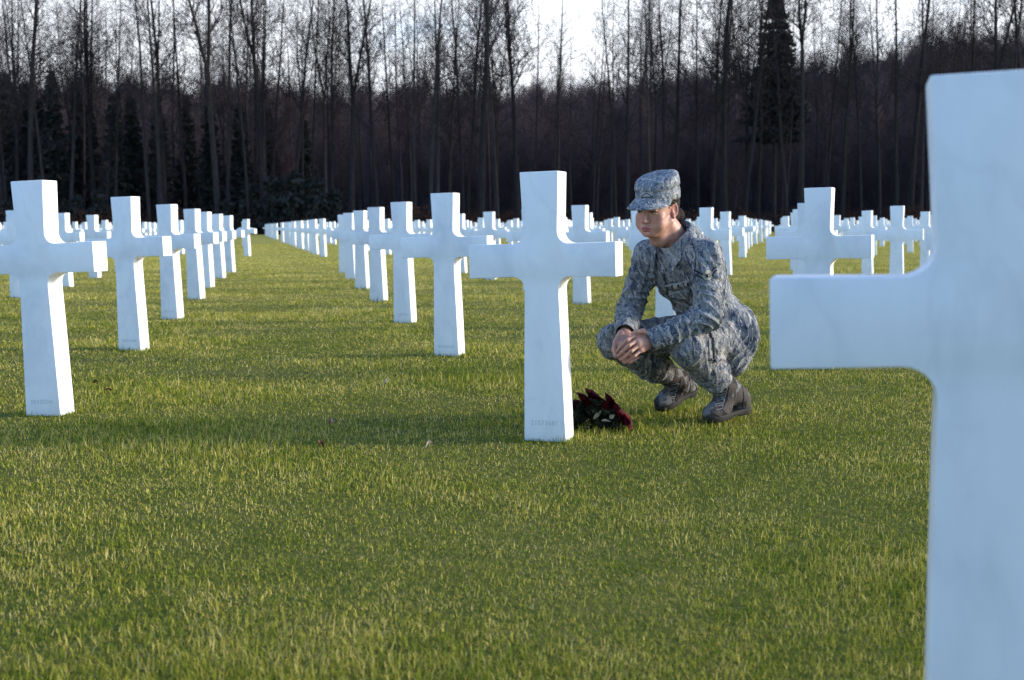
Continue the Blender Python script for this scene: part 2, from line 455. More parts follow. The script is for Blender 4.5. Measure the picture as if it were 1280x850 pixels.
# the crosses past the 300 nearest: one light shape of the same outline, repeated
fv, ff = [], []
poly2 = [(WB, 0), (WNK, ZL - .05), (WNK + .045, ZL), (ARM, ZL), (ARM, ZU), (WNK + .045, ZU), (WNK, ZU + .045), (WT, CH)]
poly2 = poly2 + [(-a, b) for a, b in reversed(poly2)]
nP = len(poly2)
for y, x, yaw, lean, m in far_pts[n_ind:]:
    c, s = math.cos(math.radians(yaw)), math.sin(math.radians(yaw)); b0 = len(fv)
    for yy in (-TH / 2, TH / 2):
        for a, z in poly2: fv.append((x + c * a - s * yy, y + s * a + c * yy, z))
    ff.append(tuple(b0 + i for i in range(nP))); ff.append(tuple(b0 + nP + i for i in reversed(range(nP))))
    for i in range(nP):
        j = (i + 1) % nP; ff.append((b0 + i, b0 + nP + i, b0 + nP + j, b0 + j))
if fv:
    tag(link('distant_crosses', new_mesh('distant_crosses', fv, ff, M['marble'])), 'mass of far white crosses merging into one band before the wood', 'crosses', kind='stuff')
print('crosses', sum(len(v) for v in blocks.values()), len(far_pts), n_ind)

# ------------------------------------------------------------------ grass
rng = np.random.default_rng(3)
def blades(P, d, hscale=1.0, tint=None):
    n = len(P)
    wd = .0017 * np.maximum(d / 2.4, 1) ** .66 * rng.uniform(.7, 1.4, n)
    hh = rng.gamma(3.8, 1 / 3.8, n) * .0180 * np.maximum(d / 3, .9) ** .12 * hscale
    hh *= np.clip(.75 + .5 * (np.sin(P[:, 0] * 2.1 + 1.3 * np.sin(P[:, 1] * 1.7)) * np.sin(P[:, 1] * 2.6 + P[:, 0])), .55, 1.25)
    az = rng.uniform(0, 2 * np.pi, n); tl = np.abs(rng.normal(0, 1.15, n)); fa = rng.uniform(0, 2 * np.pi, n)
    dirv = np.stack([np.cos(az), np.sin(az), np.zeros(n)], -1)
    wv = np.stack([np.cos(fa), np.sin(fa), np.zeros(n)], -1) * wd[:, None] * .5
    up = np.array([0, 0, 1.0])
    mid = P + dirv * (np.sin(tl * .6) * hh * .5)[:, None] + up * (np.cos(tl * .6) * hh * .55)[:, None]
    tip = mid + dirv * (np.sin(tl * 1.5) * hh * .5)[:, None] + up * (np.cos(np.minimum(tl * 1.5, 1.9)) * hh * .5)[:, None]
    V = np.stack([P - wv, P + wv, mid - wv * .8, mid + wv * .8, tip], 1).reshape(-1, 3)
    b = np.arange(n) * 5
    T = np.concatenate([np.stack([b, b + 1, b + 3], -1), np.stack([b, b + 3, b + 2], -1), np.stack([b + 2, b + 3, b + 4], -1)])
    if tint is None: tint = np.clip(rng.normal(.50, .27, n) + .16 * np.clip((d - 4) / 14, 0, 1), 0, 1)
    return V, T, np.repeat(tint, 5)
def frustum_pts(d0, d1, dens, marg):
    n = int((d1 - d0) * ((d0 + d1) * .4232 + 2 * marg) * dens)
    y = np.sqrt(rng.uniform(d0 ** 2, d1 ** 2, n)); x = rng.uniform(-1, 1, n) * (.4232 * y + marg)
    return np.stack([x, y, lawn_z(x, y) - .004], -1)
Vs, Ts, As = [], [], []; off = 0
ed = [1.75, 2.3, 3, 4, 5.2, 6.8, 9, 12, 16, 22, 30, 42, 60]
for a, b in zip(ed[:-1], ed[1:]):
    dm = (a + b) / 2
    P = frustum_pts(a, b, 46000 * min(1, (2.4 / dm)) ** 1.6, .75 + .025 * dm)
    if a < 16:                                  # the turf goes on past both edges of the view
        n_ = int((b - a) * 2 * 2.2 * 9000 * min(1, (2.4 / dm)) ** 1.4); y = rng.uniform(a, b, n_)
        x = rng.choice([-1, 1], n_) * (.4232 * y + .75 + .025 * dm + rng.uniform(-.05, 2.2, n_)); P = np.concatenate([P, np.stack([x, y, lawn_z(x, y) - .004], -1)])
    V, T, A = blades(P, P[:, 1]); Vs.append(V); Ts.append(T + off); As.append(A); off += len(V)
# scattered tufts that stand a little longer and darker than the turf
for _ in range(230):
    y = 2.0 + 11 * rng.random() ** 1.2; x = rng.uniform(-1, 1) * (.43 * y + .5); k = int(rng.integers(40, 130)); s_ = rng.uniform(.02, .07)
    px, py = x + rng.normal(0, s_ * 1.6, k), y + rng.normal(0, s_, k)
    V, T, A = blades(np.stack([px, py, lawn_z(px, py) - .004], -1), np.full(k, y), rng.uniform(1.2, 1.75), np.clip(rng.normal(.16, .14, k), 0, 1))
    Vs.append(V); Ts.append(T + off); As.append(A); off += len(V)
# longer, greener rings where the mower cannot reach, at the foot of each near cross
for n, lst in blocks.items():
    for m, x, y, yaw, lean in lst:
        if y > 20: continue
        k = int(520 * min(1, 6 / y) + 60); t = rng.uniform(-1, 1, k); s = rng.choice([-1, 1], k); e = rng.random(k) < .62
        lx = np.where(e, t * .12, s * (.088 + np.abs(rng.normal(0, .018, k)))); ly = np.where(e, s * (.060 + np.abs(rng.normal(0, .02, k))), t * .08)
        c, sn = math.cos(math.radians(yaw)), math.sin(math.radians(yaw))
        px, py = x + c * lx - sn * ly, y + sn * lx + c * ly
        V, T, A = blades(np.stack([px, py, lawn_z(px, py) - .004], -1), np.full(k, y), 1.45, np.clip(rng.normal(.30, .2, k), 0, 1))
        Vs.append(V); Ts.append(T + off); As.append(A); off += len(V)
GV, GT, GA = np.concatenate(Vs), np.concatenate(Ts), np.concatenate(As)
print('grass blades', len(GV) // 5)
tag(link('grass', new_mesh('grass', GV, GT, M['grass'], attrs={'tint': GA})), 'short winter grass of the lawn, green mixed with straw', 'grass', kind='stuff')
del GV, GT, GA, Vs, Ts, As

# ------------------------------------------------------------------ trees
def prisms(p0, p1, r0, r1, n):
    p0, p1 = np.asarray(p0), np.asarray(p1); r0, r1 = np.asarray(r0), np.asarray(r1)
    d = p1 - p0; d /= np.maximum(np.linalg.norm(d, axis=1, keepdims=True), 1e-9)
    h = np.where(np.abs(d[:, 2:3]) > .9, np.array([[1., 0, 0]]), np.array([[0, 0, 1.]]))
    u = np.cross(d, h); u /= np.linalg.norm(u, axis=1, keepdims=True); v = np.cross(d, u)
    ang = np.arange(n) * 2 * np.pi / n
    ring = u[:, None, :] * np.cos(ang)[None, :, None] + v[:, None, :] * np.sin(ang)[None, :, None]
    V = np.concatenate([p0[:, None] + ring * r0[:, None, None], p1[:, None] + ring * r1[:, None, None]], 1).reshape(-1, 3)
    b = (np.arange(len(p0)) * 2 * n)[:, None]; i = np.arange(n)[None]; j = (i + 1) % n
    return V, np.stack([b + i, b + j, b + n + j, b + n + i], -1).reshape(-1, 4)

def gen_tree(seed, H=31.0, r=.42, clear=.42, fork=None, twigs=1.0):
    R = np.random.default_rng(seed); trunk = []; limb = []; up = np.array([0, 0, 1.])
    def nrm(a): return a / np.linalg.norm(a)
    def side(d, ang):
        q = nrm(np.cross(d, nrm(R.normal(size=3)))); return nrm(d * math.cos(ang) + q * math.sin(ang))
    def twig(p, d, L, rr, lev):
        k = 3 if lev else 4; q = p.copy(); dd = d
        for i in range(k):
            dd = nrm(dd + R.normal(size=3) * .16 + up * .07); q2 = q + dd * L / k
            limb.append((q, q2, rr * (1 - .28 * i), rr * (1 - .28 * (i + 1)))); q = q2
            if lev < 2:
                for _ in range(int(R.integers(1, 3 if lev else 4) * twigs + .3)):
                    twig(q, side(dd, R.uniform(.45, 1.0)), L * R.uniform(.38, .62), max(rr * .55, .009), lev + 1)
    def stem(p, d, z1, rr, lean):
        n = 16; L = (z1 - p[2]) / n; q = p.copy(); dd = d
        for i in range(n):
            dd = nrm(dd + R.normal(size=3) * .026 + up * .09); q2 = q + dd * L
            ra, rb = rr * (1 - .93 * (i / n) ** 1.15), rr * (1 - .93 * ((i + 1) / n) ** 1.15)
            (trunk if True else limb).append((q, q2, max(ra, .03), max(rb, .025)))
            t = q2[2] / H
            if t > clear:
                for _ in range(R.integers(1, 4)):
                    LL = (1 - t) ** .55 * H * R.uniform(.11, .21) + 1.0
                    twig(q2 - dd * L * R.random(), side(dd, R.uniform(.5, .95)), LL, max(rb * .42, .022), 0)
            elif t > .12 and R.random() < .35:
                twig(q2, side(dd, R.uniform(.9, 1.4)), R.uniform(1, 2.8), .022, 1)
            q = q2
    p = np.array([0, 0, -.3]); d = nrm(np.array([R.normal(0, .012), R.normal(0, .012), 1]))
    # root flare
    trunk.append((p, p + d * 1.1, r * 1.5, r * 1.04)); p = p + d * 1.1
    if fork:
        n = 8; L = (H * fork - p[2]) / n
        for i in range(n):
            d = nrm(d + R.normal(size=3) * .02); q = p + d * L; trunk.append((p, q, r * (1.04 - .03 * i), r * (1.01 - .03 * i))); p = q
        stem(p, side(d, .16), H, r * .62, 0); stem(p, side(d, .22), H * .95, r * .56, 0)
    else: stem(p, d, H, r, 0)
    A = lambda L: [np.array(x) for x in zip(*L)]
    return A(trunk), A(limb)

def tree_meshes(seed, **k):
    t, l = gen_tree(seed, **k)
    tv, tf = prisms(*t, 7); lv, lf = prisms(*l, 3)
    return new_mesh('trunk', tv, tf, M['bark'], True), new_mesh('crown', lv, lf, M['twig'])

TREES = [tree_meshes(1, r=0.29, H=39, clear=0.27, twigs=1.15), tree_meshes(2, r=0.32, H=40, clear=0.27, fork=.40, twigs=1.15), tree_meshes(3, r=0.24, H=37, clear=0.30, twigs=1.15), tree_meshes(4, r=0.27, H=38, clear=0.24, fork=.5, twigs=1.15),
         tree_meshes(5, r=0.22, H=35, clear=0.27, twigs=1.15), tree_meshes(6, r=0.35, H=41, clear=0.30, twigs=1.15), tree_meshes(7, r=0.18, H=33, clear=0.22, twigs=1.1), tree_meshes(8, r=0.26, H=38, clear=0.26, fork=.35)]
TLAB = {600: 'thickest bare tree trunk, behind the crosses in the middle of the wood edge', 648: 'bare forked tree just right of the thickest trunk',
        905: 'broad dark bare tree trunk standing right of the soldier cap', 1002: 'dark straight bare tree right beside the tall spruce',
        1135: 'dark bare tree beside the top of the huge cross', 785: 'thin bare tree right above the soldier cap', 45: 'dark bare tree above the leftmost big cross',
        125: 'dark bare tree above the gap between the two left crosses'}
TGROUP = 'bare leafless trees along the wood edge'
tr = random.Random(21)
def add_tree(px, Y, k, sc, label):
    x = (px - 640) / F_PX * Y; t = empty('bare_tree', (x, Y, .0), tr.uniform(0, 6.28))
    link('trunk', TREES[k][0], t); link('crown', TREES[k][1], t)
    t.scale = (sc * tr.uniform(.95, 1.05),) * 2 + (sc,)
    tag(t, label, 'tree', TGROUP); return t
front = [(8, 2, 1), (25, 4, 1), (45, 0, 1.05), (62, 6, 1), (90, 2, .95), (125, 7, 1.05), (150, 6, 1), (190, 4, 1.05), (205, 2, .9), (235, 6, 1), (275, 1, 1.05), (288, 2, 1),
         (315, 6, 1), (330, 3, 1), (368, 2, 1), (392, 6, .95), (418, 4, 1), (440, 1, .95), (472, 2, 1.05), (495, 6, 1), (520, 4, .95), (540, 0, .92), (560, 6, 1), (583, 2, 1),
         (600, 5, 1.22), (648, 1, 1.0), (622, 6, 1), (668, 6, .85), (694, 4, .66), (716, 6, .62), (741, 6, .74), (785, 2, .98), (770, 6, .9), (812, 6, .9), (832, 4, 1.02), (846, 2, 1.0), (872, 6, .95), (890, 4, 1), (905, 0, 1.2), (930, 2, 1.05),
         (948, 4, 1), (985, 2, .95), (1002, 3, 1.05), (1030, 6, .95), (1052, 1, .8), (1075, 6, .9), (1098, 6, .9), (1118, 2, .95), (1135, 0, 1.1), (1150, 4, 1.05), (1178, 6, .95), (1205, 2, .95), (1232, 1, 1.0), (1255, 4, 1), (1275, 0, 1)]
for px, k, sc in front:
    lab = TLAB.get(px) or ('slim bare tree in the left part of the wood edge' if px < 420 else 'slim bare tree in the middle part of the wood edge' if px < 860 else 'slim bare tree in the right part of the wood edge')
    add_tree(px + tr.uniform(-2, 2), EDGE + tr.uniform(2, 14), k, sc * tr.uniform(.97, 1.04), lab)

# the rest of the wood: many trunks merging into one dark mass on the slope, and on past the right of the frame
TW = []
for s_, kw in ((41, dict(r=0.22, H=35, clear=0.26)), (42, dict(r=0.19, H=32, fork=.45, clear=0.24)), (43, dict(r=0.16, H=30, clear=0.23)), (44, dict(r=0.24, H=37, clear=0.30)), (45, dict(r=0.10, H=16, clear=0.11)), (46, dict(r=0.07, H=11, clear=0.07))):
    t, l = gen_tree(s_, **kw); a, af = prisms(*t, 5); b, bf = prisms(*l, 3)
    me = new_mesh('wood_tree', np.concatenate([a, b]), np.concatenate([af, bf + len(a)]), [M['wbark'], M['twig']], mat_idx=[0] * len(af) + [1] * len(bf)); TW.append(me)
wc = bpy.data.collections.new('wood_kinds')
for i, me in enumerate(TW):
    o = bpy.data.objects.new('wood_kind', me); wc.objects.link(o)

def scatter(name, pts, coll, smin, smax, label, cat, seed=1):
    me = bpy.data.meshes.new(name); me.from_pydata(np.asarray(pts).tolist(), [], []); o = link(name, me)
    ng = bpy.data.node_groups.new(name + '_scatter', 'GeometryNodeTree')
    ng.interface.new_socket('Geometry', in_out='INPUT', socket_type='NodeSocketGeometry'); ng.interface.new_socket('Geometry', in_out='OUTPUT', socket_type='NodeSocketGeometry')
    n = ng.nodes; L = ng.links.new
    gi, go = n.new('NodeGroupInput'), n.new('NodeGroupOutput'); ip = n.new('GeometryNodeInstanceOnPoints'); ci = n.new('GeometryNodeCollectionInfo')
    ci.inputs['Collection'].default_value = coll; ci.inputs['Separate Children'].default_value = True; ci.inputs['Reset Children'].default_value = True
    ip.inputs['Pick Instance'].default_value = True
    rr = n.new('FunctionNodeRandomValue'); rr.data_type = 'FLOAT_VECTOR'; rr.inputs[0].default_value = (-.02, -.02, 0); rr.inputs[1].default_value = (.02, .02, 6.28); rr.inputs['Seed'].default_value = seed
    rs = n.new('FunctionNodeRandomValue'); rs.data_type = 'FLOAT'; rs.inputs[2].default_value = smin; rs.inputs[3].default_value = smax; rs.inputs['Seed'].default_value = seed + 7
    L(gi.outputs[0], ip.inputs['Points']); L(ci.outputs[0], ip.inputs['Instance']); L(rr.outputs[0], ip.inputs['Rotation']); L(rs.outputs[1], ip.inputs['Scale'])
    L(ip.outputs[0], go.inputs[0])
    md = o.modifiers.new('scatter', 'NODES'); md.node_group = ng
    return tag(o, label, cat, kind='stuff')

wr = np.random.default_rng(9)
pts = []
far_wood = []
for y0, y1, n, hw in ((EDGE + 10, EDGE + 40, 115, 85), (EDGE + 40, 230, 150, 120), (250, 356, 2000, 185)):
    if y0 == 250:
        y = wr.uniform(y0, y1, n); x = wr.uniform(-1, 1, n) * hw
        far_wood += list(zip(x, y, np.maximum(hill_z(x, y), 0) - 1.3)); continue
    y = wr.uniform(y0, y1, n); x = wr.uniform(-1, 1, n) * hw
    ppx = 640 + x / y * F_PX; open_ = ((ppx > 655) & (ppx < 765) & (wr.random(n) < .6)) | ((ppx > 1035) & (ppx < 1105) & (wr.random(n) < .6)) | ((ppx > 465) & (ppx < 505) & (wr.random(n) < .6))
    x, y = x[~open_], y[~open_]
    pts += list(zip(x, y, np.maximum(hill_z(x, y), 0) - .1))
# trees of the same wood, unseen right of frame, added to shade its edge
y = wr.uniform(EDGE + 2, EDGE + 70, 240); x = wr.uniform(75, 260, 240)
pts += list(zip(x, y, np.maximum(hill_z(x, y), 0) - .1))
scatter('wood', pts, wc, .8, 1.15, 'dark leafless wood filling the slope behind the first trees', 'wood')

hc = bpy.data.collections.new('hill_wood_kinds')
for s_ in range(51, 56):
    a_, l_ = gen_tree(s_, H=10 + s_ % 5, r=.10, clear=.10, twigs=1.25, fork=(None, .3)[s_ % 2]); a, af = prisms(*a_, 4); v2, f2 = prisms(*l_, 3)
    hc.objects.link(bpy.data.objects.new('hill_tree', new_mesh('hill_tree', np.concatenate([a, v2]), np.concatenate([af, f2 + len(a)]), [M['wbark'], M['htwig']], mat_idx=[0] * len(af) + [1] * len(f2))))
y = wr.uniform(168, 250, 1000); x = wr.uniform(-1, 1, 1000) * (y * .52); far_wood += list(zip(x, y, np.maximum(hill_z(x, y), 0) - 1.0))
y = wr.uniform(320, 356, 700); x = wr.uniform(-1, 1, 700) * 185; far_wood += list(zip(x, y, np.maximum(hill_z(x, y), 0) - 1.3))
scatter('hill_wood', far_wood, hc, .6, 1.25, 'smaller leafless trees covering the hill behind the wood', 'wood', 4)

# undergrowth: thin brown saplings and brambles along the wood edge
UG = bpy.data.collections.new('undergrowth_kinds')
M['brown_twig'] = mat('sapling_bark', (.055, .030, .022), .9, .1); M['brown_leaf'] = mat('withered_leaf', (.060, .027, .017), .9, .05)
for s_ in range(4):
    R = np.random.default_rng(60 + s_); seg = []; lv, lf = [], []
    for i in range(26):
        p = np.array([R.normal(0, .7), R.normal(0, .7), 0]); d = np.array([R.normal(0, .3), R.normal(0, .3), 1]); L = R.uniform(.7, 2.6)
        for k in range(4):
            d = d + R.normal(size=3) * .25; d /= np.linalg.norm(d); q = p + d * L / 4; seg.append((p, q, .018 * (1 - .2 * k), .018 * (.8 - .2 * k)))
            for _ in range(5):
                c = p + (q - p) * R.random() + R.normal(size=3) * .14; e1, e2 = R.normal(size=3) * .05, R.normal(size=3) * .05
                b = len(lv); lv += [c - e1, c + e2, c + e1, c - e2]; lf.append((b, b + 1, b + 2, b + 3))
            p = q
    a, af = prisms(*[np.array(x) for x in zip(*seg)], 3)
    V = np.concatenate([a, np.array(lv)]); Fq = np.concatenate([af, np.array(lf) + len(a)])
    UG.objects.link(bpy.data.objects.new('undergrowth_kind', new_mesh('undergrowth_kind', V, Fq, [M['brown_twig'], M['brown_leaf']], mat_idx=[0] * len(af) + [1] * len(lf))))
n = 330; x = wr.uniform(-80, 85, n); y = EDGE + wr.gamma(2, 5, n)
scatter('undergrowth', list(zip(x, y, np.full(n, -.05))), UG, .6, 1.5, 'brown saplings and withered brambles under the trees', 'undergrowth', 5)

n = 520; y = wr.uniform(326, 350, n); x = wr.uniform(-180, 180, n)
scatter('hill_scrub', list(zip(x, y, hill_z(x, y) - .2)), UG, 1.4, 2.8, 'low brown scrub along the crest of the hill', 'scrub', 8)

# evergreens
def conifer_mesh(seed, H, Rb, z0=.1, dens=1.0):
    R = np.random.default_rng(seed); V, Fq = [], []; seg = []
    nl = int(H * 2.4 * dens)
    for i in range(nl):
        t = (i + R.random()) / nl; z = H * (z0 + (1 - z0) * t); rad = Rb * (1 - t) ** .8 * R.uniform(.65, 1.1) + .15
        for a in R.uniform(0, 6.28, 8):
            tip = np.array([math.cos(a) * rad, math.sin(a) * rad, -.22 * rad + .15]); p = np.array([0, 0, z])
            seg.append((p, p + tip, .03, .01))
            k = int(8 + rad * 9)
            for u in R.uniform(.12, 1, k):
                c = p + tip * u + np.array([R.normal(0, .16), R.normal(0, .16), -abs(R.normal(0, .16))]) * (1.2 - .4 * u)
                e1 = R.normal(size=3) * .20; e2 = R.normal(size=3) * .10 + np.array([0, 0, -.08]); b = len(V)
                V += [c - e1, c + e2, c + e1, c - e2]; Fq.append((b, b + 1, b + 2, b + 3))
    a, af = prisms(*[np.array(x) for x in zip(*seg)], 3)
    V = np.concatenate([np.array(V), a]); Fq = np.concatenate([np.array(Fq), af + len(V) - len(a)])
    tk = prisms(np.array([[0, 0, -.3]]), np.array([[0, 0, H * .97]]), np.array([H * .012]), np.array([.03]), 7)
    return new_mesh('trunk', *tk, M['bark']), new_mesh('crown', V, Fq, M['needle'])
CON = [conifer_mesh(70, 20, 3.0), conifer_mesh(71, 18, 2.7), conifer_mesh(72, 30, 5.0, .38, .8), conifer_mesh(73, 6, 2.2, .02)]
def add_conifer(px, Y, k, sc, name, label, group=None):
    x = (px - 640) / F_PX * Y; t = empty(name, (x, Y, max(0, float(hill_z(np.array(x), np.array(Y)))) - .1), tr.uniform(0, 6))
    link('trunk', CON[k][0], t); link('crown', CON[k][1], t); t.scale = (sc * tr.uniform(.9, 1.15),) * 2 + (sc,)
    return tag(t, label, 'evergreen tree' if k < 3 else 'evergreen bush', group)
add_conifer(966, 152, 2, 1.0, 'spruce_tree', 'tall dark spruce rising above the hill among bare trees on the right')
for i, (px, top) in enumerate([(-8, 92), (18, 88), (42, 102), (75, 84), (104, 104), (150, 112), (172, 118), (205, 128), (240, 120), (268, 128), (305, 126), (340, 136), (385, 148), (120, 128), (58, 120)]):
    Y = 158 + tr.uniform(-6, 6); H = (284 - top) / F_PX * Y; k = i % 2
    add_conifer(px, Y, k, H / (20, 18)[k], 'evergreen_tree', 'dark evergreen tree behind the bare trunks on the left', 'dark evergreens in the left of the wood')
for i, (px, s) in enumerate([(318, 1.0), (345, 1.15), (372, 1.2), (398, 1.1), (420, .9), (100, .8), (128, .9), (85, .7), (288, .7), (12, .7)]):
    add_conifer(px, EDGE + 3 + tr.uniform(0, 2), 3, s * .95, 'evergreen_bush', 'low dark evergreen bush at the edge of the lawn on the left', 'low dark evergreen bushes at the lawn edge')

# ------------------------------------------------------------------ the crouching person
class Field:
    """signed distance grid; every shape only touches its own neighbourhood, then surface nets give one closed skin"""
    def __init__(s, lo, hi, h):
        s.h = h; s.lo = np.array(lo, float); n = np.ceil((np.array(hi) - s.lo) / h).astype(int) + 1
        s.g = np.full(n, .5, np.float32)
    def _box(s, lo, hi):
        a = np.maximum(np.floor((lo - s.lo) / s.h).astype(int), 0); b = np.minimum(np.ceil((hi - s.lo) / s.h).astype(int) + 1, s.g.shape)
        if np.any(b <= a): return None, None
        ax = [s.lo[i] + np.arange(a[i], b[i]) * s.h for i in range(3)]
        P = np.stack(np.meshgrid(*ax, indexing='ij'), -1)
        return tuple(slice(a[i], b[i]) for i in range(3)), P
    def _put(s, sl, d, k, sub=False):
        g = s.g[sl]; d = d.astype(np.float32)
        if sub:
            d = -d; hh = np.clip(.5 + .5 * (d - g) / k, 0, 1); s.g[sl] = g * (1 - hh) + d * hh + k * hh * (1 - hh)
        else:
            hh = np.clip(.5 + .5 * (d - g) / k, 0, 1); s.g[sl] = d * (1 - hh) + g * hh - k * hh * (1 - hh)
    def cone(s, p0, p1, r0, r1, k=.01, flat=None, fl=1.0, sub=False):
        p0, p1 = np.asarray(p0, float), np.asarray(p1, float); m = max(r0, r1) * max(1, fl) + k * 1.5 + 3 * s.h
        sl, P = s._box(np.minimum(p0, p1) - m, np.maximum(p0, p1) + m)
        if sl is None: return
        ab = p1 - p0; t = np.clip(((P - p0) @ ab) / max(ab @ ab, 1e-9), 0, 1)
        v = P - (p0 + t[..., None] * ab)
        if flat is not None:
            f = np.asarray(flat, float); f = f / np.linalg.norm(f); v = v + ((1 / fl - 1) * (v @ f))[..., None] * f
        d = np.linalg.norm(v, axis=-1) - (r0 + (r1 - r0) * t)
        if flat is not None: d = d * min(1, fl)
        s._put(sl, d, k, sub)
    def ell(s, c, r, B=None, k=.01, sub=False):
        c, r = np.asarray(c, float), np.asarray(r, float); B = np.eye(3) if B is None else B      # rows of B are the axes
        m = np.abs(B.T * r).sum(1) + k * 1.5 + 3 * s.h
        sl, P = s._box(c - m, c + m)
        if sl is None: return
        q = (P - c) @ B.T; k0 = np.linalg.norm(q / r, axis=-1); k1 = np.linalg.norm(q / r ** 2, axis=-1)
        s._put(sl, np.where(k1 > 1e-6, k0 * (k0 - 1) / np.maximum(k1, 1e-6), -r.min()), k, sub)
    def plane(s, c, nrm, k=.004):
        """cut away everything on the side the normal points to"""
        nrm = np.asarray(nrm, float) / np.linalg.norm(nrm)
        sl, P = s._box(s.lo, s.lo + np.array(s.g.shape) * s.h)
        s._put(sl, -((P - np.asarray(c)) @ nrm), k, True)
    def mesh(s, smooth=1):
        g = s.g; S_ = g < 0; n = np.array(g.shape) - 1
        c = [S_[i:i + n[0], j:j + n[1], k:k + n[2]] for i in (0, 1) for j in (0, 1) for k in (0, 1)]
        cnt = sum(x.astype(np.int8) for x in c); act = (cnt > 0) & (cnt < 8)
        idx = np.full(tuple(n), -1, np.int64); ijk = np.argwhere(act); idx[act] = np.arange(len(ijk))
        cor = np.array([(i, j, k) for i in (0, 1) for j in (0, 1) for k in (0, 1)])
        val = np.stack([g[ijk[:, 0] + o[0], ijk[:, 1] + o[1], ijk[:, 2] + o[2]] for o in cor], 1)
        acc = np.zeros((len(ijk), 3)); w_ = np.zeros(len(ijk))
        for a in range(8):
            for b in range(a + 1, 8):
                if np.abs(cor[a] - cor[b]).sum() != 1: continue
                va, vb = val[:, a], val[:, b]; x = (va < 0) != (vb < 0)
                t = np.where(x, va / np.where(x, va - vb, 1), 0)
                acc += np.where(x[:, None], cor[a] + t[:, None] * (cor[b] - cor[a]), 0); w_ += x
        V = s.lo + (ijk + acc / w_[:, None]) * s.h
        Q = []
        for ax in range(3):
            u, v = (ax + 1) % 3, (ax + 2) % 3
            A = np.moveaxis(S_, (ax, u, v), (0, 1, 2)); I = np.moveaxis(idx, (ax, u, v), (0, 1, 2))
            e = A[:-1, 1:-1, 1:-1] != A[1:, 1:-1, 1:-1]; q = np.argwhere(e)
            if not len(q): continue
            i, j, k = q[:, 0], q[:, 1] + 1, q[:, 2] + 1
            f = np.stack([I[i, j - 1, k - 1], I[i, j, k - 1], I[i, j, k], I[i, j - 1, k]], -1)
            fl = ~A[i, j, k]; f[fl] = f[fl][:, ::-1]; Q.append(f)
        Q = np.concatenate(Q); Q = Q[(Q >= 0).all(1)]
        for _ in range(smooth):
            e = np.concatenate([Q[:, [0, 1]], Q[:, [1, 2]], Q[:, [2, 3]], Q[:, [3, 0]]]); sm = np.zeros_like(V); ct = np.zeros(len(V))
            np.add.at(sm, e[:, 0], V[e[:, 1]]); np.add.at(ct, e[:, 0], 1); np.add.at(sm, e[:, 1], V[e[:, 0]]); np.add.at(ct, e[:, 1], 1)
            V = V * .5 + .5 * sm / np.maximum(ct, 1)[:, None]
        return V, Q

def normals(V, Q):
    fn = np.cross(V[Q[:, 2]] - V[Q[:, 0]], V[Q[:, 3]] - V[Q[:, 1]]); N_ = np.zeros_like(V)
    for i in range(4): np.add.at(N_, Q[:, i], fn)
    return N_ / np.maximum(np.linalg.norm(N_, axis=1, keepdims=True), 1e-12)

def unit(v): v = np.asarray(v, float); return v / np.linalg.norm(v)
def folds(V, centres, seed, amp, general=.0025):
    """creases: sharp-edged waves across each limb, strongest near the joints where cloth gathers; (centre, axis, radius, wavelength, strength)"""
    R = np.random.default_rng(seed); out = np.zeros(len(V))
    warp = np.zeros((len(V), 3))
    for _ in range(5):
        k = R.normal(size=3) * 15; warp += np.sin(V @ k + R.uniform(0, 6.28))[:, None] * R.normal(size=3) * .009
    W = V + warp
    for c, ax, rad, wl_, st in centres:
        d = np.linalg.norm(V - c, axis=1); m = np.exp(-(d / rad) ** 2)
        tilt = unit(unit(ax) + R.normal(size=3) * .22)
        ph = W @ tilt * 2 * np.pi / wl_ + R.uniform(0, 6.28)
        out += m * st * (1 - 2 * np.abs(np.sin(ph * .5)) ** .8)
    for _ in range(7):
        k = unit(R.normal(size=3) * np.array([1, 1, .6])) * R.uniform(28, 62)
        env = .5 + .5 * np.sin(W @ (R.normal(size=3) * 9) + R.uniform(0, 6.28))
        out += general / amp * .55 * env * (1 - 2 * np.abs(np.sin(W @ k + R.uniform(0, 6.28))) ** .8)
    return out * amp

J = dict(pel=(894, 413, 5.26), lhip=(913, 424, 5.18), rhip=(880, 420, 5.33), lk=(862, 434, 4.90), rk=(769, 425, 5.18), la=(910, 489, 5.13), ra=(853, 480, 5.42),
         ls=(884, 317, 4.96), rs=(811, 317, 5.19), nk=(845, 297, 5.10), hd=(821, 261, 5.02), le=(884, 396, 4.88), re=(787, 388, 5.22), lw=(809, 428, 4.845), rw=(781, 418, 4.975))
J = {k: unproj(*v) for k, v in J.items()}
PERSON = empty('person', (.80, 5.15, 0))
tag(PERSON, 'person in grey blue camouflage uniform and cap crouching beside the cross with roses', 'person')
PO = np.array([.80, 5.15, 0])
def body_part(name, V, Q, mats, parent=PERSON, attrs=None, mat_idx=None, smooth=True):
    return link(name, new_mesh(name, V - PO, Q, mats, smooth, mat_idx, attrs), parent)

FWD = unit([-.80, -.60, 0]); LEFT = unit([.60, -.80, 0]); UP = np.array([0, 0, 1.])
spine = unit(J['nk'] - J['pel'])
# head frame: turned to the viewer's left, chin a little down
hy = unit([-.60, -.79, -.15]); hx = unit(np.cross(hy, UP) * -1); hx = unit([-hy[1], hy[0], 0]) * -1
if hx @ LEFT < 0: hx = -hx
hx = unit(hx + np.array([0, 0, -.04])); hz = unit(np.cross(hx, hy)); hz = hz if hz[2] > 0 else -hz
HB = np.stack([hx, hy, hz]); HS = 1.0
def hp(x, y, z): return J['hd'] + HS * (x * hx + y * hy + z * hz)

# ---- body (skin): head, neck, trunk, limbs and both hands in one continuous figure
f = Field([.36, 4.74, .0], [1.14, 5.62, 1.06], .0026)
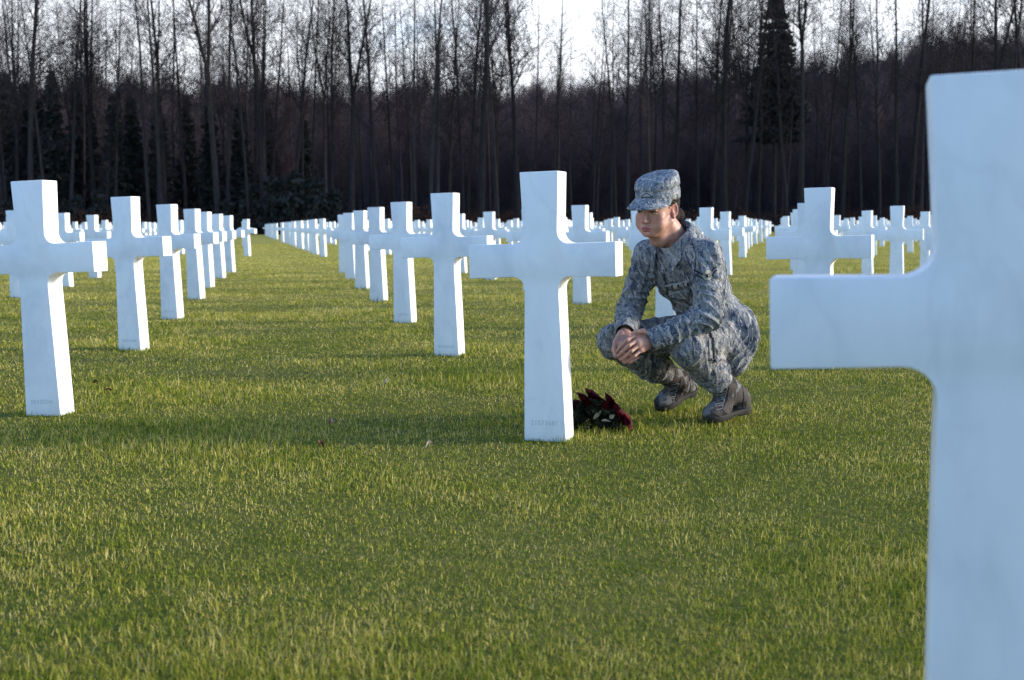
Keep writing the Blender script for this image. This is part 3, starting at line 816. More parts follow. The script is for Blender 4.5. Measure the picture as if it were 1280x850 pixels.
# trunk and limbs under the cloth
f.cone(J['pel'], J['nk'] - spine * .16, .095, .10, .04, FWD, .8); f.cone(J['ls'] - UP * .045, J['rs'] - UP * .045, .026, .026, .03)
f.cone(J['nk'] - spine * .18, J['nk'] - spine * .03, .080, .045, .03, FWD, .7)
for a, b, c, w3 in (('ls', 'le', 'lw', .0), ('rs', 're', 'rw', .0)):
    f.cone(J[a] - UP * .045, J[b], .032, .031, .02); f.cone(J[b], J[c], .034, .025, .02, UP, .85)
for a, b, c in (('lhip', 'lk', 'la'), ('rhip', 'rk', 'ra')):
    f.cone(J[a], J[b], .068, .047, .03); f.cone(J[b], J[c], .046, .032, .02)
# neck
f.cone(J['nk'] - spine * .05, hp(0, -.028, -.05), .060, .054, .02); f.cone(hp(0, -.01, -.12), hp(0, .02, -.07), .042, .04, .02)
# skull and face
f.ell(hp(0, -.018, .030), (.073, .092, .086), HB, .015)
f.ell(hp(0, .030, -.012), (.062, .060, .074), HB, .02)
f.ell(hp(0, .036, -.055), (.052, .050, .056), HB, .02)
for sgn in (-1, 1):
    f.cone(hp(.057 * sgn, -.002, -.050), hp(.018 * sgn, .064, -.087), .018, .017, .02)
    f.ell(hp(.041 * sgn, .058, -.024), (.024, .022, .018), HB, .014)
    f.ell(hp(.037 * sgn, .057, -.054), (.029, .027, .029), HB, .016)
    f.ell(hp(.030 * sgn, .078, .017), (.024, .011, .008), HB, .010)
f.ell(hp(0, .077, -.090), (.021, .016, .015), HB, .014)
f.ell(hp(0, .083, -.066), (.028, .014, .020), HB, .012)
for sgn in (-1, 1): f.ell(hp(.030 * sgn, .093, .002), (.018, .012, .0095), HB, .009, True)
f.cone(hp(0, .084, .012), hp(0, .108, -.034), .0085, .0115, .009); f.ell(hp(0, .111, -.036), (.012, .0105, .0095), HB, .006)
for sgn in (-1, 1):
    f.ell(hp(.0125 * sgn, .098, -.039), (.0078, .010, .0075), HB, .005)
    f.ell(hp(.006 * sgn, .105, -.047), (.0036, .006, .003), HB, .003, True)
    # lids
    f.ell(hp(.030 * sgn, .0795, .0062), (.0165, .0098, .0062), HB, .004)
    f.ell(hp(.030 * sgn, .0775, -.0075), (.0145, .0085, .0035), HB, .004)
f.ell(hp(0, .0945, -.0655), (.021, .0085, .0055), HB, .004); f.ell(hp(0, .0925, -.0755), (.0185, .0090, .0062), HB, .004)
for sgn in (-1, 1): f.cone(hp(0, .1045, -.0702), hp(.021 * sgn, .092, -.0715), .0016, .0012, .003, sub=True)
f.ell(hp(0, .097, -.083), (.015, .005, .003), HB, .006, True)
for sgn in (-1, 1):
    c = hp(.0735 * sgn, -.014, -.004); Be = np.stack([unit(hx + sgn * -.7 * hy * -1), unit(hy - sgn * .7 * hx), hz])
    f.ell(c, (.0065, .019, .032), Be, .004)
    f.ell(c + hx * sgn * .007 + hz * .003, (.005, .011, .019), Be, .004, True)
    f.cone(c + hz * .026 - hy * .006, c + hz * .008 - hy * .020, .0045, .0045, .004); f.cone(c + hz * .008 - hy * .020, c - hz * .020 - hy * .008, .0045, .004, .004)
    f.ell(c - hz * .028 + hy * .006, (.006, .008, .008), HB, .004)

# ---- hands, clasped in front: the left one lies over the right
Wd = unit(J['lw'] - J['rw'])
def hand(wrist, pts, thumb, palm_r, wide):
    """pts: four fingers as lists of points from knuckle to tip; thumb likewise"""
    kn = [p[0] for p in pts]; mid = sum(kn) / 4
    for q in kn: f.cone(wrist + (q - mid) * .45, q, .0155, .0115, .012)
    f.cone(wrist, mid, .021, .018, .014, wide, 1.0)
    rad = (.0086, .0089, .0085, .0076)
    for p, r in zip(pts, rad):
        for i in range(len(p) - 1): f.cone(p[i], p[i + 1], r * (1 - .09 * i), r * (1 - .09 * (i + 1)), .0010 if i else .003)
        f.ell(p[1], (r * 1.05,) * 3, None, .003)
    for i in range(len(thumb) - 1): f.cone(thumb[i], thumb[i + 1], (.0145, .0115, .0105, .0095)[i], (.0115, .0105, .0092, .008)[i], .006 if i == 0 else .003)
U3 = unproj
hd_ = 4.80
LWp = J['lw']; RWp = J['rw']
hand(LWp, [[U3(794, 419, 4.830), U3(784, 425, 4.795), U3(776, 433, 4.800), U3(771.5, 439, 4.822)],
           [U3(796, 425.5, 4.812), U3(786, 432, 4.780), U3(778, 440, 4.790), U3(773, 445, 4.815)],
           [U3(798, 432, 4.806), U3(789, 439, 4.778), U3(781, 446, 4.795), U3(776, 449.5, 4.820)],
           [U3(801, 438, 4.812), U3(793, 445, 4.792), U3(786.5, 450, 4.806), U3(782, 452, 4.826)]],
     [U3(808, 418, 4.845), U3(804, 414, 4.828), U3(797, 414.5, 4.822), U3(791, 417.5, 4.826)], .02, UP)
hand(RWp, [[U3(773, 431, 4.885), U3(771, 443, 4.862), U3(777, 450, 4.842), U3(785, 449, 4.842)],
           [U3(777, 433, 4.870), U3(775, 446, 4.850), U3(781, 453, 4.838), U3(789, 451, 4.846)],
           [U3(782, 434, 4.860), U3(781, 446, 4.846), U3(787, 453, 4.842), U3(794, 450, 4.850)],
           [U3(787, 433, 4.860), U3(788, 445, 4.850), U3(793, 450, 4.850), U3(798, 447, 4.856)]],
     [U3(776, 417, 4.93), U3(769.5, 428, 4.89), U3(767.5, 437, 4.862), U3(770, 445, 4.840)], .02, UP)
V, Q = f.mesh(1)
loc = (V - J['hd']) @ HB.T
lip = np.clip(1.3 - ((loc[:, 0] / .021) ** 2 + ((loc[:, 2] + .0705) / .0105) ** 2), 0, 1) * (loc[:, 1] > .085)
lip = np.clip(lip * 1.6, 0, .85)
rosy = np.exp(-(((np.abs(loc[:, 0]) - .042) / .022) ** 2 + ((loc[:, 2] + .035) / .025) ** 2)) * (loc[:, 1] > .03) * .30
rosy += np.exp(-(loc[:, 0] / .012) ** 2 - ((loc[:, 2] + .038) / .012) ** 2) * (loc[:, 1] > .095) * .45
rosy += np.exp(-((np.abs(loc[:, 0]) - .076) / .012) ** 2) * (np.abs(loc[:, 2]) < .04) * (np.abs(loc[:, 1] + .015) < .04) * .55
body_part('body', V, Q, M['skin'], attrs={'lip': lip, 'rosy': np.clip(rosy, 0, 1)})
del f

def ball(c, r, n=14, B=None):
    u, v = np.meshgrid(np.linspace(0, 2 * np.pi, n, endpoint=False), np.linspace(0, np.pi, n // 2 + 1)); rr = np.asarray(r) * np.ones(3)
    P = np.stack([np.cos(u) * np.sin(v) * rr[0], np.sin(u) * np.sin(v) * rr[1], np.cos(v) * rr[2]], -1).reshape(-1, 3)
    if B is not None: P = P @ B
    i, j = np.meshgrid(np.arange(n), np.arange(n // 2)); a = j * n + i; b = j * n + (i + 1) % n
    return P + c, np.stack([a, b, b + n, a + n], -1).reshape(-1, 4)
for sgn in (-1, 1):
    v, q = ball(hp(.030 * sgn, .0735, .0), .0118); e = body_part('eye', v, q, M['eye'])
    v, q = ball(hp(.030 * sgn - .003, .0822, -.0015), (.0064, .0040, .0062), 12, HB); body_part('iris', v, q, M['iris'], e)
    seg = [hp(x * sgn, y, z) for x, y, z in ((.013, .0905, .0195), (.026, .0905, .0235), (.040, .082, .0225), (.050, .071, .017))]
    pv, pq = prisms(seg[:-1], seg[1:], [.0036, .0038, .0032], [.0038, .0032, .0018], 6); body_part('eyebrow', pv, pq, M['hair'])

for sgn in (-1, 1):
    seg = [hp(x * sgn, y, z) for x, y, z in ((.0165, .0855, .0005), (.023, .0885, .0028), (.031, .0890, .0032), (.039, .0850, .0015), (.0455, .0780, -.0015))]
    pv, pq = prisms(seg[:-1], seg[1:], [.0018, .0023, .0025, .0025], [.0023, .0025, .0025, .0014], 6); body_part('eyelash', pv, pq, M['hair'])
# ---- hair: close to the skull under the cap, gathered in a low bun
f = Field(J['hd'] - .24, J['hd'] + .24, .003)
f.ell(hp(0, -.026, .026), (.0785, .093, .089), HB, .01)
f.ell(hp(0, -.095, -.040), (.046, .04, .035), HB, .02)
f.ell(hp(.008, -.134, -.046), (.042, .034, .036), HB, .012)
f.ell(hp(0, .085, -.055), (.085, .072, .105), HB, .01, True)
for sgn in (-1, 1): f.ell(hp(.078 * sgn, -.004, -.024), (.030, .024, .040), HB, .006, True); f.ell(hp(.078 * sgn, -.030, -.062), (.034, .040, .036), HB, .01, True)
V, Q = f.mesh(1); Nn = normals(V, Q); l_ = (V - J['hd']) @ HB.T
V = V + Nn * (.0018 * np.sin((np.arctan2(l_[:, 0], l_[:, 2] + .02)) * 46 + 6 * np.sin(l_[:, 1] * 40)))[:, None]
body_part('hair', V, Q, M['hair']); del f

# ---- jacket
ch = J['pel'] + spine * .30; ab = J['pel'] + spine * .14
TB = np.stack([LEFT, unit(np.cross(spine, LEFT)), spine])
if TB[1] @ FWD < 0: TB[1] = -TB[1]
f = Field([.36, 4.74, .16], [1.20, 5.62, .98], .0034)
f.ell(J['pel'] + spine * .0, (.148, .124, .14), TB, .03)
f.ell(ab - TB[1] * .004, (.142, .122, .18), TB, .05); f.ell(ch, (.162, .122, .17), TB, .05)
f.ell(ch + spine * .04 - TB[1] * .045, (.140, .095, .13), TB, .04)
for sgn in (-1, 1): f.ell(ch + LEFT * sgn * .062 + TB[1] * .065 - spine * .02, (.066, .06, .07), TB, .035)
# hem gathers over the seat
f.cone(J['lhip'] + UP * .05 - FWD * .02, J['rhip'] + UP * .05 - FWD * .02, .100, .100, .04)
f.plane(J['pel'] + UP * -.015 - FWD * .0, unit(-UP * 1.0 + FWD * .55))
f.cone(J['ls'] - UP * .006, J['rs'] - UP * .006, .054, .054, .05); f.cone(J['ls'] - UP * .01, J['nk'] - spine * .03 - TB[1] * .01, .05, .058, .04); f.cone(J['rs'] - UP * .01, J['nk'] - spine * .03 - TB[1] * .01, .05, .058, .04); f.cone(J['nk'] - spine * .02 - TB[1] * .02, J['nk'] - spine * .12, .075, .12, .05)
for a, b, c in (('ls', 'le', 'lw'), ('rs', 're', 'rw')):
    A_, B_, C_ = J[a] - UP * .012, J[b], J[c]; ax = unit(C_ - B_)
    f.cone(A_, B_, .065, .058, .035); f.cone(B_, B_ + ax * .12, .059, .052, .022); f.cone(B_ + ax * .12, C_ - ax * .020, .052, .046, .02)
# open neck, a V at the front, and the cuffs
f.cone(hp(0, -.02, -.02), J['nk'] - spine * .01, .060, .066, .006, sub=True)
f.cone(J['nk'] + TB[1] * .055 + spine * .05, J['nk'] + TB[1] * .125 - spine * .055, .050, .012, .006, sub=True)
f.cone(J['nk'] + TB[1] * .085 + spine * .02, J['nk'] + TB[1] * .15 + spine * .0, .035, .03, .006, sub=True)
for b, c in (('le', 'lw'), ('re', 'rw')):
    ax = unit(J[c] - J[b]); f.cone(J[c] - ax * .045, J[c] + ax * .09, .036, .040, .003, sub=True)
    m_ = J[c] - ax * .004
    sl, P = f._box(m_ - .075, m_ + .11); d = ((P - m_) @ ax); near = np.linalg.norm((P - m_) - d[..., None] * ax, axis=-1) < .075
    f.g[sl] = np.where(near & (d > -.02), np.maximum(f.g[sl], d.astype(np.float32)), f.g[sl])
V, Q = f.mesh(1); Nn = normals(V, Q)
axs = lambda a, b: unit(J[b] - J[a])
V = V + Nn * folds(V, [(J['le'], axs('ls', 'le') + axs('le', 'lw'), .09, .030, 1.3), (J['re'], axs('rs', 're') + axs('re', 'rw'), .09, .030, 1.3),
     (J['ls'] * .55 + J['le'] * .45, unit(axs('ls', 'le') + LEFT * .5), .10, .045, .8), (J['rs'] * .5 + J['re'] * .5, axs('rs', 're'), .10, .040, .9),
     (J['ls'] + TB[1] * .05 - UP * .05, unit(LEFT + UP * .3), .07, .034, 1.1), (J['rs'] + TB[1] * .05 - UP * .05, unit(-LEFT + UP * .3), .07, .034, 1.0),
     (ab + TB[1] * .1, spine, .12, .045, 1.0), (J['pel'] + UP * .09 - FWD * .06 + LEFT * .1, unit(spine + LEFT * .3), .15, .05, 1.2), (ch - TB[1] * .1 + LEFT * .05, unit(spine + LEFT * .5), .15, .065, .8),
     (J['le'] * .5 + J['lw'] * .5, unit(axs('le', 'lw') + UP * .4), .08, .03, .8), (J['re'] * .4 + J['rw'] * .6, axs('re', 'rw'), .08, .026, .8)], 3, .0078, .0040)[:, None]
JV, JQ = V, Q
jacket = body_part('jacket', V, Q, M['camo']); del f

# ---- trousers, gathered into the boots
f = Field([.34, 4.74, .06], [1.20, 5.62, .62], .0034)
f.cone(J['lhip'] - FWD * .018 + UP * .01, J['rhip'] - FWD * .018 + UP * .01, .110, .110, .03); f.ell(J['pel'] + UP * .03, (.15, .12, .13), TB, .03); f.ell(J['lhip'] * .6 + J['la'] * .4 - UP * .0, (.085, .085, .075), None, .04)
for a, b, c, out in (('lhip', 'lk', 'la', LEFT), ('rhip', 'rk', 'ra', -LEFT)):
    A_, B_, C_ = J[a], J[b], J[c]; ax = unit(C_ - B_)
    f.cone(A_ + UP * .01, B_ + UP * .005, .104, .072, .03); f.ell(B_ - UP * .008 + unit(B_ - A_) * .006, (.076, .076, .074), None, .02)
    m1 = B_ + (C_ - B_) * .45 + unit(B_ - A_) * -.0; m2 = B_ + (C_ - B_) * .66
    f.cone(B_ - UP * .02, m1, .068, .074, .02); f.cone(m1, m2, .076, .070, .02); f.cone(m2, B_ + (C_ - B_) * .74, .064, .054, .008)
V, Q = f.mesh(1); Nn = normals(V, Q)
V = V + Nn * folds(V, [(J['lk'], unit(axs('lhip', 'lk') + .3 * UP), .10, .036, .6), (J['rk'], axs('rhip', 'rk'), .10, .034, .6),
     (J['lhip'] + LEFT * .08, unit(axs('lhip', 'lk') + UP * .6), .12, .036, 1.5), (J['rhip'], axs('rhip', 'rk'), .12, .036, 1.2),
     (J['lk'] * .45 + J['la'] * .55, axs('lk', 'la'), .10, .030, 1.2), (J['rk'] * .45 + J['ra'] * .55, axs('rk', 'ra'), .10, .030, 1.2),
     (J['la'] + UP * .03, axs('lk', 'la'), .07, .022, 1.0), (J['ra'] + UP * .03, axs('rk', 'ra'), .07, .022, 1.0), ((J['lhip'] + J['lk']) * .5 + UP * .05, unit(LEFT + FWD), .10, .05, .7)], 8, .0078, .0040)[:, None]
TV, TQ = V, Q
trousers = body_part('trousers', V, Q, M['camo_trouser']); del f

# ---- undershirt at the neck
f = Field(J['nk'] - .2, J['nk'] + .14, .003)
f.cone(J['nk'] - spine * .12 + TB[1] * .02, J['nk'] - spine * .016 + TB[1] * .018, .070, .064, .02)
f.cone(J['nk'] - spine * .02 + TB[1] * .01, J['nk'] + spine * .1 + TB[1] * .05, .058, .058, .004, sub=True)
V, Q = f.mesh(1); body_part('undershirt', V, Q, M['tan_tee']); del f

# ---- boots
def boot(ankle, toe_px, heel_px, knee, laces, seams):
    t, h_ = unproj(*toe_px), unproj(*heel_px); ax = unit(t - h_); L = np.linalg.norm(t - h_)
    sd = unit(np.cross(UP, ax)); nz = unit(np.cross(ax, sd)); nz = nz if nz[2] > 0 else -nz
    B = np.stack([ax, sd, nz]); lo = np.minimum(np.minimum(t, h_), ankle) - .08; hi = np.maximum(np.maximum(t, h_), ankle) + .14
    f = Field(lo, hi, .0028)
    sh = unit(knee - ankle)
    f.ell(h_ + ax * L * .74 + nz * .034, (.083, .042, .036), B, .02); f.ell(t - ax * .052 + nz * .032, (.049, .040, .032), B, .015)
    f.ell(h_ + ax * .042 + nz * .048, (.046, .036, .050), B, .02); f.cone(h_ + ax * .050 + nz * .05, ankle + sh * .03 - ax * .008, .040, .049, .02); f.cone(h_ + ax * .062 + nz * .075, ankle + sh * .06, .043, .051, .02)
    f.cone(h_ + ax * L * .70 + nz * .040, ankle + ax * .004, .038, .047, .03)
    f.cone(ankle, ankle + sh * .10, .049, .052, .015)
    f.plane(h_ + nz * .018, -nz, .002)
    V, Q = f.mesh(1); Nn = normals(V, Q)
    V = V + Nn * folds(V, [(ankle, unit(sh + ax), .05, .02, .9)], 5, .003, .0008)[:, None]
    b = body_part('boot', V, Q, M['boot'])
    f = Field(lo, hi, .0028)                               # rubber sole with a heel block
    f.ell(h_ + ax * L * .74 + nz * .02, (.084, .0430, .040), B, .012); f.ell(t - ax * .052 + nz * .02, (.050, .0405, .036), B, .012); f.ell(h_ + ax * .043 + nz * .02, (.048, .038, .042), B, .012)
    f.cone(h_ + ax * .04 + nz * .02, h_ + ax * L * .8 + nz * .02, .036, .040, .012)
    f.plane(h_ + nz * .021, nz, .002); f.plane(h_ - nz * .010, -nz, .002)
    f.ell(h_ + ax * L * .40 - nz * .016, (.040, .08, .016), B, .004, True)
    V, Q = f.mesh(1); body_part('sole', V, Q, M['sole'], b)
    tree = BVHTree.FromPolygons([tuple(x) for x in bverts(b)], [tuple(p.vertices) for p in b.data.polygons])
    def on_boot(px, py, off):
        hit = tree.ray_cast(Vector((0, 0, CAM_Z)), ray(px, py))
        return None if hit[0] is None else np.array(hit[0]) + np.array(hit[1]) * off
    def line(name, px_pts, r, m, off, n=8):
        pts_ = []
        for (a0, b0), (a1, b1) in zip(px_pts[:-1], px_pts[1:]):
            for u in np.arange(n) / n: pts_.append(on_boot(a0 + (a1 - a0) * u, b0 + (b1 - b0) * u, off))
        sg = [(p_, q_) for p_, q_ in zip(pts_[:-1], pts_[1:]) if p_ is not None and q_ is not None and np.linalg.norm(p_ - q_) < .02]
        if sg:
            v, q = prisms(np.array([x[0] for x in sg]), np.array([x[1] for x in sg]), np.full(len(sg), r), np.full(len(sg), r), 5); body_part(name, v, q, m, b)
    (xa, ya), (xb, yb) = laces                              # lacing zigzags down the front, with a dark tongue under it
    zig = []; K = 7
    for k in range(K + 1):
        u = k / K; x_, y_ = xa + (xb - xa) * u, ya + (yb - ya) * u; zig += [(x_ - 1, y_ + 1.2), (x_ + 8.5, y_ - 1.0)] if k % 2 == 0 else [(x_ + 8.5, y_ - .2), (x_ - 1, y_ + 2)]
    line('lace', zig, .0019, M['lace'], .002, 5)
    for sm_ in seams: line('seam', sm_, .0019, M['sole'], .0006)
def bverts(o): return [v.co + Vector(PO) for v in o.data.vertices]
boot(J['la'], (883, 527, 5.02), (934, 513, 5.22), J['lk'], ((900, 485), (894, 511)), [[(927, 478), (930, 496), (928, 514)], [(911, 484), (909, 500), (903, 512), (912, 521)], [(890, 516), (899, 520), (904, 527)]])
boot(J['ra'], (824, 513, 5.37), (869, 489, 5.53), J['rk'], ((840, 480), (833, 502)), [[(861, 468), (863, 482), (862, 494)], [(851, 474), (849, 488), (844, 499), (850, 506)], [(829, 505), (838, 508), (843, 514)]])

# ---- cap
def loft(rings, close_top=True):
    n = len(rings[0]); V = np.concatenate(rings); Fq = []
    for k in range(len(rings) - 1):
        for i in range(n): j = (i + 1) % n; Fq.append((k * n + i, k * n + j, (k + 1) * n + j, (k + 1) * n + i))
    if close_top: Fq.append(tuple((len(rings) - 1) * n + i for i in range(n)))
    return V, Fq
def cring(z, rx, ry, cy=-.012, tilt=0.0, n=64, wob=0.0, seed=0):
    a = np.arange(n) * 2 * np.pi / n; x = np.sin(a) * rx; y = np.cos(a) * ry
    wv = 1 + wob * (np.sin(3 * a + seed) * .5 + np.sin(5 * a + seed * 2.1) * .35 + np.sin(9 * a + seed * 1.3) * .25)
    x, y = x * wv, y * wv
    return np.array([hp(p, q + cy, z + tilt * q + wob * .06 * math.sin(4 * t_ + seed)) for p, q, t_ in zip(x, y, a)])
R0x, R0y = .0845, .1075
rings = [cring(.047, R0x - .006, R0y - .006), cring(.041, R0x - .001, R0y - .001), cring(.041, R0x + .002, R0y + .002), cring(.060, R0x + .002, R0y + .002, wob=.006, seed=1), cring(.080, R0x + .001, R0y + .001, wob=.010, seed=1.2),
         cring(.0865, R0x - .0035, R0y - .003, wob=.016, seed=2, tilt=-.08), cring(.092, R0x + .003, R0y + .002, wob=.022, seed=2.4, tilt=-.14),
         cring(.110, R0x + .003, R0y + .001, wob=.030, seed=3, tilt=-.19), cring(.124, R0x - .001, R0y - .004, wob=.022, seed=3.5, tilt=-.20), cring(.131, R0x - .006, R0y - .011, wob=.015, seed=3.7, tilt=-.20),
         cring(.1345, R0x - .017, R0y - .023, wob=.012, seed=4, tilt=-.20), cring(.1355, R0x * .6, R0y * .6, wob=.02, seed=4.2, tilt=-.20), cring(.133, R0x * .25, R0y * .25, tilt=-.20)]
V, Fq = loft(rings)
cap = body_part('cap', V, Fq, M['camo_cap'])
# brim: a curved visor, a few millimetres thick
nb = 25; top, bot = [], []
for j in range(9):
    v_ = j / 8
    for i in range(nb):
        a = math.radians(-78 + 156 * i / (nb - 1)); s_ = math.cos(a * 90 / 78 * .98) ** .75 if abs(i - nb // 2) < nb // 2 else .0
        ext = .070 * max(s_, 0) * v_; x = math.sin(a) * (R0x + .001 + ext * .35); y = math.cos(a) * (R0y + .001) - .012 + ext
        z = .047 + .010 * math.cos(a) ** 2 - .035 * (ext / .070) - .014 * (abs(math.sin(a)) ** 2) * v_ * (1 if s_ > 0 else 0)
        top.append(hp(x, y, z)); bot.append(hp(x, y, z - .0035))
V = np.array(top + bot); o_ = len(top); Fq = []
for j in range(8):
    for i in range(nb - 1):
        a = j * nb + i; Fq += [(a, a + 1, a + nb + 1, a + nb), (o_ + a, o_ + a + nb, o_ + a + nb + 1, o_ + a + 1)]
for i in range(nb - 1): a = 8 * nb + i; Fq.append((a, a + 1, o_ + a + 1, o_ + a))
for j in range(8):
    for e_ in (0, nb - 1): a = j * nb + e_; Fq.append((a, a + nb, o_ + a + nb, o_ + a))
body_part('brim', V, Fq, M['camo_cap'], cap)
# small embroidered badge on the front of the cap
V = []; 
for j in range(7):
    for i in range(9):
        a = math.radians(8 + (i - 4) * 4.2); x = math.sin(a) * (R0x + .0052); y = math.cos(a) * (R0y + .0052) - .012
        V.append(hp(x, y, .060 + j * .0036))
Fq = [(j * 9 + i, j * 9 + i + 1, j * 9 + i + 10, j * 9 + i + 9) for j in range(6) for i in range(8)]
idx_ = [1 if (5 - j) == abs(i - 3.5) // 1 + 1 or j == 0 else 0 for j in range(6) for i in range(8)]
bd = body_part('cap_badge', np.array(V), Fq, [M['tape'], M['black_thread']], cap, mat_idx=idx_)

# ---- collar, pockets, tape and badge follow the cloth they are sewn to
JT = BVHTree.FromPolygons([tuple(p) for p in JV], [tuple(int(i) for i in q) for q in JQ])
TT = BVHTree.FromPolygons([tuple(p) for p in TV], [tuple(int(i) for i in q) for q in TQ])
CAM = Vector((0, 0, CAM_Z))
def on_cloth(tree, px, py, off):
    hit = tree.ray_cast(CAM, ray(px, py))
    return None if hit[0] is None else np.array(hit[0]) + np.array(hit[1]) * off
def patch(name, tree, quad, mats, off, parent, n=(10, 8), midx=None, thick=.002):
    """a piece of cloth sewn on: quad = four corner pixels (tl, tr, br, bl)"""
    q = np.array(quad, float); V = []; last = None
    for j in range(n[1] + 1):
        for i in range(n[0] + 1):
            u, v = i / n[0], j / n[1]; p = (q[0] * (1 - u) + q[1] * u) * (1 - v) + (q[3] * (1 - u) + q[2] * u) * v
            V.append(on_cloth(tree, p[0], p[1], off))
    good = [c for c in V if c is not None]
    if not good: return None
    md_ = np.median([c[1] for c in good]); V = [c if c is not None and abs(c[1] - md_) < .055 else None for c in V]; good_ = [c is not None for c in V]; good = [c for c in V if c is not None]
    V = [c if c is not None else good[0] for c in V]
    V = np.array(V, float); Fq = [(j * (n[0] + 1) + i, j * (n[0] + 1) + i + 1, (j + 1) * (n[0] + 1) + i + 1, (j + 1) * (n[0] + 1) + i) for j in range(n[1]) for i in range(n[0])]
    Fq = [q_ for q_ in Fq if all(good_[i] for i in q_)]
    if not Fq: return None
    o = body_part(name, V, Fq, mats, parent, mat_idx=midx)
    if thick: s_ = o.modifiers.new('thickness', 'SOLIDIFY'); s_.thickness = thick; s_.offset = 0
    return o
def flat_shape(name, tree, polys, mats, off, parent, midx):
    """2-D outlines in pixels, dropped onto the cloth"""
    V, Fq = [], []
    for k, pl in enumerate(polys):
        vs = []
        for px, py in pl:
            c = on_cloth(tree, px, py, off)
            if c is None: vs = None; break
            vs.append(c)
        if vs: Fq.append(tuple(len(V) + i for i in range(len(vs)))); V += vs
    return body_part(name, np.array(V), Fq, mats, parent, mat_idx=[midx] * len(Fq), smooth=False) if V else None

patch('pocket_flap', JT, [(837, 364), (861, 361), (861, 372), (838, 376)], M['camo'], .0095, jacket, thick=.003)
patch('pocket', JT, [(838, 372), (861, 369), (861, 385), (841, 388)], M['camo'], .0035, jacket, thick=.003)
patch('sleeve_pocket', JT, [(843, 391), (862, 384), (870, 398), (852, 410)], M['camo'], .004, jacket, thick=.003)
patch('front_placket', JT, [(823, 338), (830, 338), (838, 398), (831, 400)], M['camo'], .0055, jacket, (4, 14), thick=.003)
tape_ = patch('name_tape', JT, [(832.5, 355.5), (862, 350), (862, 357.5), (833, 363)], M['tape'], .0085, jacket, (14, 4))
txt = text_mesh('U.S. AIR FORCE', 1.0, M['black_thread'], 0.0, .04); tv = np.array([v.co[:] for v in txt.vertices]); tf = [tuple(p.vertices) for p in txt.polygons]
x0, x1 = tv[:, 0].min(), tv[:, 0].max(); y0_, y1_ = tv[:, 1].min(), tv[:, 1].max()
pts3 = []; okv = []
for x, y, z in tv:
    u = (x - x0) / (x1 - x0); v = (y - y0_) / (y1_ - y0_); px = 834.2 + u * 46; py = 361.9 - (px - 834.2) * .187 - v * 5.6
    c = on_cloth(JT, px, py, .0105); okv.append(c is not None and px < 862); pts3.append(c if c is not None else [0, 0, 0])
tf = [p for p in tf if all(okv[i] for i in p)]
body_part('tape_lettering', np.array(pts3), tf, M['black_thread'], tape_ or jacket, smooth=False)
patch('cargo_pocket', TT, [(884, 412), (915, 424), (912, 446), (886, 450)], M['camo_trouser'], .007, trousers, thick=.004)
patch('cargo_flap', TT, [(883, 436), (914, 434), (913, 448), (887, 455)], M['camo_trouser'], .011, trousers, thick=.003)
for px, py in ((848, 418), (840, 372), (813, 366), (889, 449)):
    tr_ = JT if py != 449 else TT; c = on_cloth(tr_, px, py, .008)
    if c is not None: v, q = ball(c, (.006, .006, .006), 10); body_part('button', v, q, M['button'], jacket if py != 449 else trousers)
# stitched seams
def cloth_line(name, tree, pts_, parent, r=.0013, m=None, n=10):
    P_ = []
    for (a0, b0), (a1, b1) in zip(pts_[:-1], pts_[1:]):
        for u in np.arange(n) / n: P_.append(on_cloth(tree, a0 + (a1 - a0) * u, b0 + (b1 - b0) * u, .0008))
    sg = [(p_, q_) for p_, q_ in zip(P_[:-1], P_[1:]) if p_ is not None and q_ is not None and np.linalg.norm(p_ - q_) < .022]
    if sg: v, q = prisms(np.array([x[0] for x in sg]), np.array([x[1] for x in sg]), np.full(len(sg), r), np.full(len(sg), r), 5); body_part(name, v, q, m or M['black_thread'], parent)
for pl in ([(829, 336), (834, 360), (839, 400)], [(864, 300), (870, 318), (868, 345), (862, 368)], [(905, 312), (908, 340), (905, 372)], [(826, 418), (834, 432), (838, 441)], [(812, 330), (806, 352), (800, 372)]): cloth_line('seam', JT, pl, jacket)
for pl in ([(886, 411), (914, 424), (911, 446), (886, 451), (886, 411)], [(876, 408), (866, 428), (868, 452)], [(930, 400), (936, 424), (931, 446)]): cloth_line('seam', TT, pl, trousers)
# sleeve badge: two chevron bars a side below a disc with a star
cx, cy = 884.3, 344.6
def rib(p, q, w_, n=5):
    p, q = np.array(p, float), np.array(q, float); d = unit(np.append(q - p, 0))[:2]; nr = np.array([-d[1], d[0]]) * w_ * .5; out = []
    for i in range(n): a, b = p + (q - p) * i / n, p + (q - p) * (i + 1) / n; out.append([tuple(a + nr), tuple(b + nr), tuple(b - nr), tuple(a - nr)])
    return out
dark = rib((868.5, 338.3), (880, 343.0), 2.2) + rib((869.5, 343.2), (880, 347.8), 2.0) + rib((888.5, 340.2), (894.5, 333.6), 2.2) + rib((889.5, 344.6), (895.2, 337.8), 2.0)
badge = flat_shape('rank_badge', JT, dark, [M['black_thread']], .0065, jacket, 0)
disc = [(cx + 5.2 * math.cos(t), cy + 6.0 * math.sin(t)) for t in np.linspace(0, 2 * np.pi, 20, endpoint=False)]
tri = [[(cx, cy), disc[i], disc[(i + 1) % 20]] for i in range(20)]
flat_shape('disc', JT, tri, [M['badge']], .0070, badge or jacket, 0)
st_ = [(cx + (3.9 if i % 2 == 0 else 1.6) * math.sin(i * math.pi / 5), cy - (4.3 if i % 2 == 0 else 1.75) * math.cos(i * math.pi / 5)) for i in range(10)]
flat_shape('star', JT, [[(cx, cy), st_[i], st_[(i + 1) % 10]] for i in range(10)], [M['black_thread']], .0085, badge or jacket, 0)
